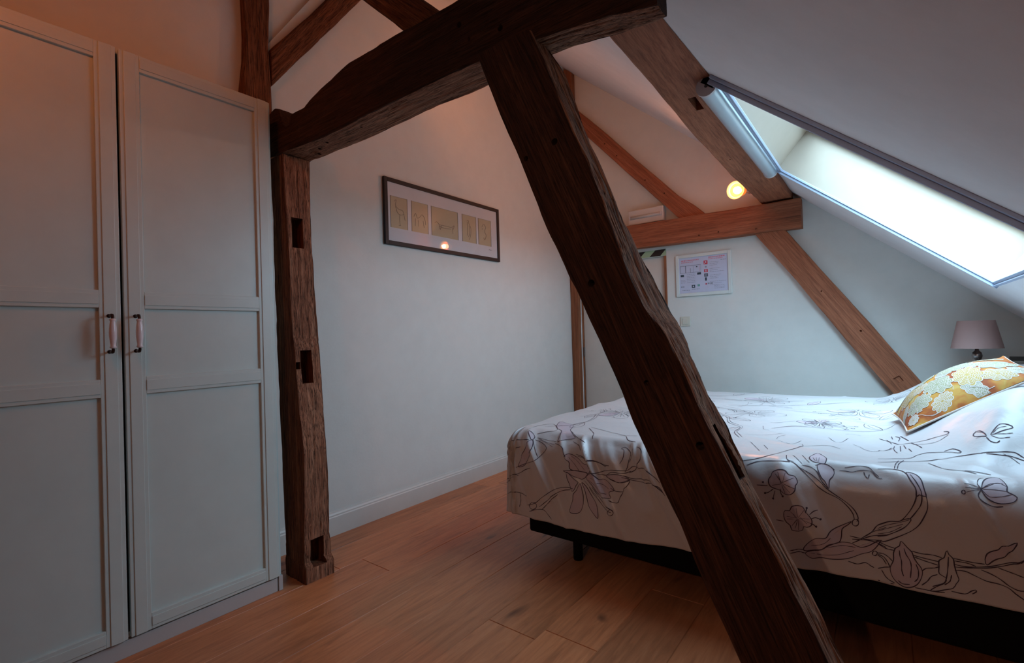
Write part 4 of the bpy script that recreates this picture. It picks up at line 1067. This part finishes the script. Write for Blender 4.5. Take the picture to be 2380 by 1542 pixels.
TOPF = [(-1.15, 2.45, .13, 6), (-1.05, 3.05, .14, 6), (-.72, 2.25, .10, 6), (-.55, 2.75, .14, 5), (-.60, 3.35, .13, 6), (-.25, 2.62, .09, 7), (-.12, 3.0, .13, 6), (.02, 3.42, .12, 6), (-1.22, 3.45, .10, 5), (-.75, 2.05, .07, 7)]
for x, y, r_, n_ in TOPF: flower((x, y), r_, n_, rnd)
for k in range(9):
    x, y = rnd.uniform(-1.35, -.2), rnd.uniform(2.15, 3.5); a = rnd.uniform(-.6, .6); p = [(x, y)]
    for q in range(6):
        a += rnd.uniform(-.7, .7); x += .11 * math.cos(a); y += .11 * math.sin(a); p.append((x, y))
    ribbon(p, .0019); ribbon([(a_ + .008, b_ + .014) for a_, b_ in p], .0015)
    for q in (2, 4): leaf(p[q], a + rnd.choice((-1, 1)) * .8, rnd.uniform(.09, .15), rnd.uniform(.02, .035), rnd.random() < .15)
dv = mesh_obj('duvet', DV, DF, [M['duvet'], M['line'], M['petal']], mi=DMI, smooth=True)
tag(dv, 'white duvet with drawn flowers and vines, draped over the bed', 'duvet')

# ------------------------------------------------------------------ cushion
def cushion():
    # corners on the duvet: front-left, back-left, back-right, front-right
    A_ = Vector((.052, 2.31, .650)); B_ = Vector((.012, 2.75, .650)); D_ = Vector((.375, 2.75, .905)); Cc = Vector((.41, 2.32, .872))
    nrm = (D_ - A_).cross(B_ - Cc).normalized()
    if nrm.z < 0: nrm = -nrm
    n = 70; V = []; top = []; bot = []
    def base(u, v):
        pu = u * 2 - 1; pv = v * 2 - 1
        uu = .5 + .5 * pu * (1 - .045 * (1 - pv * pv)); vv = .5 + .5 * pv * (1 - .06 * (1 - pu * pu))
        return A_ * (1 - uu) * (1 - vv) + Cc * uu * (1 - vv) + B_ * (1 - uu) * vv + D_ * uu * vv
    def th(u, v):
        pu = abs(u * 2 - 1); pv = abs(v * 2 - 1)
        return .092 * (max(0, 1 - pu ** 2.1) ** .80) * (max(0, 1 - pv ** 2.1) ** .80)
    def surf(sgn, mat, lift=0):
        V = []; F = []
        for i in range(n + 1):
            for j in range(n + 1):
                u, v = i / n, j / n
                w = .003 * float(vn(u * 5, v * 5, sgn, 8))
                t = th(u, v)
                V.append(base(u, v) + nrm * sgn * (t * (1 if sgn > 0 else .50) + (w if t > .01 else 0) + lift))
        for i in range(n):
            for j in range(n):
                a = i * (n + 1) + j; q = (a, a + n + 1, a + n + 2, a + 1)
                F.append(q if sgn > 0 else tuple(reversed(q)))
        return V, F
    def top(u, v, lift):
        u = min(max(u, .004), .996); v = min(max(v, .004), .996); t = th(u, v); w = .003 * float(vn(u * 5, v * 5, 1, 8))
        return base(u, v) + nrm * (t + (w if t > .01 else 0) + lift)
    def draw(V, F, mi):
        rn = random.Random(21)
        lift = [.0004]
        def rib(pts, w, m=1, closed=False):
            q = catmull(pts, .012, closed); t = np.gradient(q, axis=0); t /= (np.linalg.norm(t, axis=1, keepdims=True) + 1e-9)
            o = len(V)
            for (a, b), (c_, d_) in zip(q, t):
                V.append(top(a - d_ * w, b + c_ * w, lift[0] + .0003)); V.append(top(a + d_ * w, b - c_ * w, lift[0] + .0003))
            for k in range(len(q) - 1): F.append((o + 2 * k, o + 2 * k + 1, o + 2 * k + 3, o + 2 * k + 2)); mi.append(m)
        def disc(pts, m):
            q = catmull(pts, .02, True)[:-1]; c_ = q.mean(0); n_ = len(q); K = 7; o = len(V)
            for k in range(1, K + 1):
                for p in q: a = c_ + (p - c_) * k / K; V.append(top(a[0], a[1], lift[0]))
            V.append(top(c_[0], c_[1], lift[0])); ci = len(V) - 1
            for i_ in range(n_):
                j_ = (i_ + 1) % n_; F.append((ci, o + i_, o + j_)); mi.append(m)
                for k in range(K - 1): F.append((o + k * n_ + i_, o + (k + 1) * n_ + i_, o + (k + 1) * n_ + j_, o + k * n_ + j_)); mi.append(m)
        def scallop(cx, cy, rx, ry, n_, amp, rot):
            out = []
            for k in range(n_ * 4):
                t = 2 * math.pi * k / (n_ * 4); r = 1 + amp * abs(math.sin(t * n_ / 2)) * 1.6 - amp
                x, y = rx * r * math.cos(t), ry * r * math.sin(t)
                out.append((cx + x * math.cos(rot) - y * math.sin(rot), cy + x * math.sin(rot) + y * math.cos(rot)))
            return out
        spots = [(.36, .09, .10, .06, 3), (.60, .08, .10, .06, 2), (.80, .14, .11, .08, 3), (.05, .33, .05, .10, 2), (.30, .44, .08, .07, 3), (.52, .44, .07, .06, 2), (.74, .42, .08, .07, 2), (.93, .15, .06, .08, 2), (.50, .70, .07, .06, 3), (.72, .68, .07, .06, 2), (.24, .74, .07, .07, 2), (.20, .22, .12, .10, 2), (.42, .30, .13, .11, 2), (.17, .55, .10, .13, 3), (.38, .62, .11, .10, 2), (.64, .24, .14, .10, 3), (.62, .52, .13, .13, 2), (.86, .35, .11, .12, 2), (.85, .68, .12, .11, 3), (.60, .82, .12, .10, 2), (.33, .87, .11, .08, 3), (.11, .82, .08, .09, 2), (.09, .09, .05, .05, 3)]
        for (x, y, rx, ry, m) in spots:
            rot = rn.uniform(0, 3); n_ = rn.choice((7, 8, 9, 10))
            lift[0] += .00006
            disc(scallop(x, y, rx, ry, n_, .13, rot), m)
            for q, w in ((1.0, .0032), (.84, .0018), (.72, .0018), (.56, .0024), (.40, .0016), (.24, .0016)):
                rib(scallop(x, y, rx * q, ry * q, n_, .13, rot), w, 1, True)
            for k in range(n_):
                t = 2 * math.pi * k / n_ + .2
                ca, sa_ = math.cos(t), math.sin(t); cr, sr = math.cos(rot), math.sin(rot)
                def P_(f): a, b = rx * f * ca, ry * f * sa_; return (x + a * cr - b * sr, y + a * sr + b * cr)
                rib([P_(.12), P_(.34), P_(.56)], .0014); rib([P_(.60), P_(.70), P_(.95)], .0014)
        for k in range(26):
            x, y = rn.uniform(.04, .96), rn.uniform(.04, .96); a = rn.uniform(0, 6.3); p = [(x, y)]
            for q in range(4):
                a += rn.uniform(-.9, .9); x += .045 * math.cos(a); y += .045 * math.sin(a); p.append((min(max(x, .02), .98), min(max(y, .02), .98)))
            rib(p, .0018)
    # local frame for the print: x,y in the cushion plane, z its normal
    xd = (Cc - A_).normalized(); yd = nrm.cross(xd).normalized(); mm = Matrix.Identity(4)
    for i in range(3): mm[i][0] = xd[i]; mm[i][1] = yd[i]; mm[i][2] = nrm[i]; mm[i][3] = A_[i]
    inv = mm.inverted()
    root = thing('cushion', A_, 'gold floral printed cushion leaning on the raised head of the duvet', 'cushion')
    for sg, nm, mt in ((1, 'front_cover', M['cushion']), (-1, 'back_cover', M['back'])):
        V, F = surf(sg, mt); mi = [0] * len(F)
        if sg > 0: draw(V, F, mi)
        o = mesh_obj(nm, [inv @ p for p in V], F, [mt, M['lace'], M['medallion'], M['medallion2']] if sg > 0 else mt, mi=mi, smooth=True, mw=mm); child(o, root)
        if sg < 0: o['label'] = 'plain lavender grey back'
    ed = [base(i / n, 0) for i in range(n)] + [base(1, i / n) for i in range(n)] + [base(1 - i / n, 1) for i in range(n)] + [base(0, 1 - i / n) for i in range(n + 1)]
    child(MB().tube(ed, .0035, 8).build('piping', M['piping'], smooth=True), root)
cushion()

# ------------------------------------------------------------------ bedside table, lamp, dark rack
nt_ = thing('bedside_table', (.37, 3.89, 0), 'small pale bedside table behind the head of the bed, carrying the lamp', 'bedside table')
child(MB().box(.20, .535, 3.745, 4.035, .555, .58, 0, .003).build('table_top', M['night']), nt_)
child(MB().box(.21, .525, 3.755, 4.03, .10, .555, 0, .002).build('body', M['night']), nt_)
for x in (.23, .505):
    for y in (3.775, 4.01): child(MB().box(x - .015, x + .015, y - .015, y + .015, 0, .10).build('leg', M['night']), nt_)
lp = thing('table_lamp', (.412, 3.84, .58), 'table lamp with mauve linen cone shade on a dark metal stem behind the bed', 'lamp')
LX, LY = .412, 3.84
o = MB().lathe([(0, .580), (.055, .580), (.055, .588), (.02, .60), (.009, .62), (.012, .65), (.009, .68), (.009, .78), (.014, .80), (.009, .815), (.009, .825), (.020, .838), (.024, .856), (.020, .874), (.009, .886), (.007, .94), (0, .94)], (LX, LY, 0), (0, 0, 1), 32).build('stem', M['chrome'], smooth=True); child(o, lp)
o = MB().lathe([(.1135, .899), (.081, 1.058), (.079, 1.058), (.1115, .899)], (LX, LY, 0), (0, 0, 1), 48, closed=True).build('lamp_shade', M['shade']); shade_auto(o); child(o, lp)
mb = MB()
for a in (0, 2.094, 4.188): mb.tube([(LX, LY, .935), (LX + .081 * math.cos(a), LY + .081 * math.sin(a), 1.05)], .0015, 6)
child(mb.build('shade_carrier', M['chrome']), lp)
rk = thing('slatted_rack', (.70, 3.95, 0), 'dark slatted wooden frame standing behind the bed to the lamp side', 'rack')
mb = MB()
child(MB().box(.543, .86, 3.83, 3.845, .828, .851, 0, .002).build('rail', M['rack']), rk)
child(MB().box(.543, .86, 3.83, 3.845, .60, .62, 0, .002).build('rail', M['rack']), rk)
for x in (.543, .600, .66, .72, .78, .84):
    child(MB().box(x, x + .014, 3.829, 3.846, 0 if x in (.543, .84) else .62, .828, 0, .002).build('upright', M['rack']), rk)
child(MB().box(.557, .845, 3.85, 3.856, .02, .80).build('back_panel', M['trim']), rk)

# ------------------------------------------------------------------ picture on the long wall
def picture():
    Y0, Y1, Z0, Z1 = 1.862, 2.962, 1.632, 2.045; X0 = WX + .002; X1 = -2.378; w = .025
    r = thing('framed_picture', (X0, (Y0 + Y1) / 2, Z0), 'wide dark framed picture of five line sketches hanging on the long wall', 'picture')
    mb = MB().box(X0, X1, Y0, Y0 + w, Z0, Z1, 0, .002).box(X0, X1, Y1 - w, Y1, Z0, Z1, 0, .002).box(X0, X1, Y0 + w, Y1 - w, Z1 - w, Z1, 0, .002).box(X0, X1, Y0 + w, Y1 - w, Z0, Z0 + w, 0, .002)
    child(mb.build('frame', M['frame_dark']), r)
    mx = X0 + .012
    wins = [(1.911, 2.045), (2.078, 2.220), (2.250, 2.505), (2.548, 2.698), (2.722, 2.868)]; za, zb = 1.741, 1.938
    mb = MB(); ys = [Y0 + w] + [q for a in wins for q in a] + [Y1 - w]
    mb.box(mx - .003, mx, Y0 + w, Y1 - w, zb, Z1 - w).box(mx - .003, mx, Y0 + w, Y1 - w, Z0 + w, za)
    for k in range(0, len(ys), 2): mb.box(mx - .003, mx, ys[k], ys[k + 1], za, zb)
    child(mb.build('mount', M['mat_white']), r)
    rn = random.Random(5)
    for k, (a, b) in enumerate(wins):
        s = MB().box(mx - .0045, mx - .0035, a - .004, b + .004, za - .004, zb + .004).build('sketch', M['paper']); child(s, r)
        L = MB(); W_, H_ = b - a, zb - za
        def st(pts):
            q = catmull(pts, .03)
            L.tube([(mx - .0032, a + W_ * y, za + H_ * z) for y, z in q], .0012, 4)
        if k == 0: st([(.25, .85), (.35, .9), (.32, .72), (.5, .62), (.72, .6), (.8, .45), (.85, .3)]); st([(.3, .7), (.42, .5), (.62, .45), (.8, .5)]); st([(.55, .46), (.53, .3), (.55, .12)]); st([(.48, .1), (.6, .12)])
        elif k == 1: st([(.15, .5), (.25, .62), (.35, .48), (.5, .52), (.65, .62), (.8, .5), (.85, .3)]); st([(.25, .45), (.22, .2)]); st([(.4, .42), (.42, .2)]); st([(.7, .42), (.75, .2)])
        elif k == 2: st([(.12, .45), (.2, .5), (.3, .42), (.5, .42), (.75, .42), (.85, .5), (.82, .36)]); st([(.28, .4), (.32, .26), (.36, .4)]); st([(.3, .36), (.5, .33), (.72, .35)]); st([(.78, .4), (.8, .2)])
        elif k == 3: st([(.35, .78), (.45, .82), (.5, .7), (.62, .55), (.6, .3), (.5, .1)]); st([(.38, .75), (.4, .5), (.36, .25)]); st([(.5, .62), (.55, .4), (.45, .2)])
        else: st([(.3, .7), (.45, .82), (.6, .7), (.5, .55), (.62, .4), (.5, .22), (.42, .3)]); st([(.35, .65), (.32, .6)])
        child(L.build('drawing', M['ink']), s)
        child(MB().box(mx, mx + .0006, a - .003, a + .001, za, zb).build('bevel_shadow', M['ink']), s)  # dark strip painting the shadow along the left edge of the mount window
    sg = MB().tube([(mx + .0006, y, z) for y, z in catmull([(2.835, 1.712), (2.845, 1.718), (2.852, 1.71), (2.862, 1.716), (2.872, 1.712)], .004)], .0009, 4).build('scribble', M['ink']); child(sg, r)
    child(MB().box(mx + .004, mx + .006, Y0 + w - .003, Y1 - w + .003, Z0 + w - .003, Z1 - w + .003).build('glass_pane', M['glass']), r)
picture()

# ------------------------------------------------------------------ safety notice on the back wall
def notice():
    X0, X1, Z0, Z1 = -1.390, -.950, 1.335, 1.682; Y1 = FY - .001; Y0 = FY - .018; w = .027
    r = thing('safety_notice', (X0, Y1, Z0), 'white framed safety notice with floor plan and red symbols on the back wall', 'notice')
    mb = MB().box(X0, X0 + w, Y0, Y1, Z0, Z1, 0, .003).box(X1 - w, X1, Y0, Y1, Z0, Z1, 0, .003).box(X0 + w, X1 - w, Y0, Y1, Z1 - w, Z1, 0, .003).box(X0 + w, X1 - w, Y0, Y1, Z0, Z0 + w, 0, .003)
    child(mb.build('frame', M['frame_white']), r)
    sh = MB().box(X0 + w - .002, X1 - w + .002, Y0 + .009, Y0 + .011, Z0 + w - .002, Z1 - w + .002).build('sheet', M['sheet']); child(sh, r)
    xa, xb, za, zb = X0 + w, X1 - w, Z0 + w, Z1 - w; W_, H_ = xb - xa, zb - za; py = Y0 + .0085
    P = MB(); mats = [M['ptext'], M['pred'], M['ppink'], M['pdark'], M['pgreen'], M['sheet']]
    lay = [0]
    def R(u0, u1, v0, v1, mi):      # v measured from the top
        lay[0] += .000004
        y = py - lay[0]
        P.add([(xa + u0 * W_, y, zb - v1 * H_), (xa + u1 * W_, y, zb - v1 * H_), (xa + u1 * W_, y, zb - v0 * H_), (xa + u0 * W_, y, zb - v0 * H_)], [(0, 1, 2, 3)], mi)
    rn = random.Random(2)
    def text(u0, u1, v, h, mi):
        u = u0
        while u < u1:
            l = rn.uniform(.012, .045); R(u, min(u + l, u1), v, v + h, mi); u += l + .008
    text(.05, .42, .06, .030, 2); text(.05, .30, .115, .022, 2); text(.62, .95, .03, .035, 2); text(.62, .9, .085, .02, 2)
    text(.86, .97, .14, .012, 0)
    # plan
    for a, b, c, d in ((.02, .46, .22, .228), (.02, .46, .42, .426), (.02, .026, .22, .42), (.454, .46, .22, .42), (.135, .145, .22, .42), (.30, .306, .24, .42), (.24, .246, .3, .42)): R(a, b, c, d, 3 if a < .3 else 0)
    R(.36, .39, .26, .285, 3); R(.43, .436, .22, .4, 2)
    R(.03, .10, .47, .53, 3); R(.38, .46, .44, .50, 3)
    for k in range(6): text(.16, .34, .47 + k * .045, .010, 0)
    for k in range(3): text(.03, .13, .62 + k * .04, .009, 0)
    # symbols column
    R(.52, .60, .13, .235, 1); R(.545, .575, .15, .19, 5); R(.53, .545, .20, .225, 5)
    R(.545, .58, .285, .325, 0)
    R(.525, .60, .37, .455, 1); R(.552, .573, .385, .44, 5)
    R(.525, .60, .49, .575, 3); R(.54, .585, .505, .56, 0); R(.555, .57, .52, .545, 3)
    R(.54, .575, .60, .69, 3)
    R(.545, .575, .76, .80, 1); text(.59, .70, .75, .04, 0)
    R(.26, .33, .78, .86, 3); R(.28, .31, .80, .84, 5); R(.38, .43, .77, .83, 4)
    text(.03, .10, .80, .03, 0); text(.06, .22, .91, .018, 0); text(.26, .42, .895, .014, 0)
    for k in range(15):
        if k % 4 != 3: text(.64, .64 + rn.uniform(.14, .31), .18 + k * .045, .010, 0)
    for k in range(3): text(.72, .93, .84 + k * .035, .009, 0)
    child(P.build('print', mats), r)
notice()

# ------------------------------------------------------------------ switch, emergency light
sw = thing('light_switch', (-1.325, FY, 1.09), 'small square cream light switch below the safety notice', 'switch')
child(MB().box(-1.367, -1.286, FY - .009, FY, 1.087, 1.167, 0, .003).build('plate', M['switch']), sw)
child(MB().box(-1.350, -1.303, FY - .014, FY - .008, 1.102, 1.152, 0, .002).build('rocker', M['switch']), sw)
em = thing('emergency_light', (-1.62, FY, 2.0), 'flat white rectangular emergency light above the beam on the back wall', 'light')
child(MB().box(-1.785, -1.465, FY - .055, FY - .001, 1.995, 2.125, 0, .008).build('housing', M['white_pl']), em)
o = MB().tube([(-1.765, FY - .056, 2.057), (-1.485, FY - .056, 2.057)], .014, 16).build('tube', M['diffuser'], smooth=True); child(o, em)
for x in (-1.768, -1.490): child(MB().box(x, x + .012, FY - .072, FY - .055, 2.043, 2.072, 0, .002).build('tube_holder', M['cap']), em)

# ------------------------------------------------------------------ spot lamps
def spot(c, aim, base, label, power, col, k=1.0, cone=150, glow=False):
    c = Vector(c); d = (Vector(aim) - c).normalized(); base = Vector(base)
    r = thing('spotlight', base, label, 'spotlight', 'small wall spotlights')
    o = MB().lathe([(.0, -.052 * k), (.016 * k, -.052 * k), (.021 * k, -.040 * k), (.026 * k, -.010 * k), (.036 * k, .016 * k), (.038 * k, .018 * k), (.034 * k, .016 * k), (.024 * k, -.008 * k), (.018 * k, -.03 * k), (0, -.03 * k)], c, d, 32).build('housing', M['amber'] if glow else M['lampbody'], smooth=True); child(o, r)
    o = MB().lathe([(.0335 * k, .0155 * k), (.0235 * k, -.0075 * k), (.0165 * k, -.028 * k), (0, -.028 * k)], c, d, 32).build('reflector', M['reflector'], smooth=True); child(o, r)
    if glow:
        o = MB().lathe([(.0375 * k, .0182 * k), (.0340 * k, .0165 * k), (.0290 * k, .004 * k), (.0285 * k, .006 * k), (.0335 * k, .0185 * k)], c, d, 32, closed=True).build('rim', M['rim'], smooth=True); child(o, r)
    o = MB().lathe([(0, -.026 * k), (.010 * k, -.02 * k), (.016 * k, -.002 * k), (.014 * k, .010 * k), (.007 * k, .017 * k), (0, .019 * k)], c, d, 24).build('bulb', M['bulb'], smooth=True); child(o, r)
    back = c - d * .045 * k
    o = MB().tube([back, (back + base) / 2 + Vector((0, 0, -.004)), base], .004, 10).build('arm', M['chrome'], smooth=True); child(o, r)
    ld = bpy.data.lights.new('bulb_light', 'SPOT'); ld.energy = power; ld.color = col; ld.spot_size = math.radians(cone); ld.spot_blend = 1.0; ld.shadow_soft_size = .02
    lo = bpy.data.objects.new('bulb_light', ld); C.objects.link(lo); lo.location = c + d * .024 * k
    lo.rotation_euler = d.to_track_quat('-Z', 'Y').to_euler(); child(lo, r)
    return r
WARM = (1.0, .33, .10)
spot((-.845, 3.90, 2.085), (-1.5, .8, 1.75), (-.735, 4.00, 2.055), 'small lit amber spotlight above the back wall beam, beside the purlin', 26, WARM, k=1.75, cone=180, glow=True)
spot((-1.05, .05, 2.42), (-2.30, .30, 2.15), (-1.0, .06, 2.45), 'added unseen spotlight under the ceiling, warming the wardrobe top and wall', 12, (1.0, .22, .045), cone=150)  # added out of view for orange light on the upper left
spot((-.25, -1.30, 1.74), (-.55, 1.9, .25), (-.20, -1.32, 1.77), 'added unseen spotlight under the ceiling slope behind the camera, warm fill for the bed side', 25, (1.0, .58, .38), cone=84)  # added behind the camera as warm fill on bed side and floor
spot((-1.75, 1.62, 2.92), (-2.0, 4.1, 3.1), (-1.69, 1.60, 2.95), 'added unseen spotlight high behind the big tie beam, warming the back wall', 21, (1.0, .30, .08), cone=120)  # added out of sight to turn the upper back wall orange
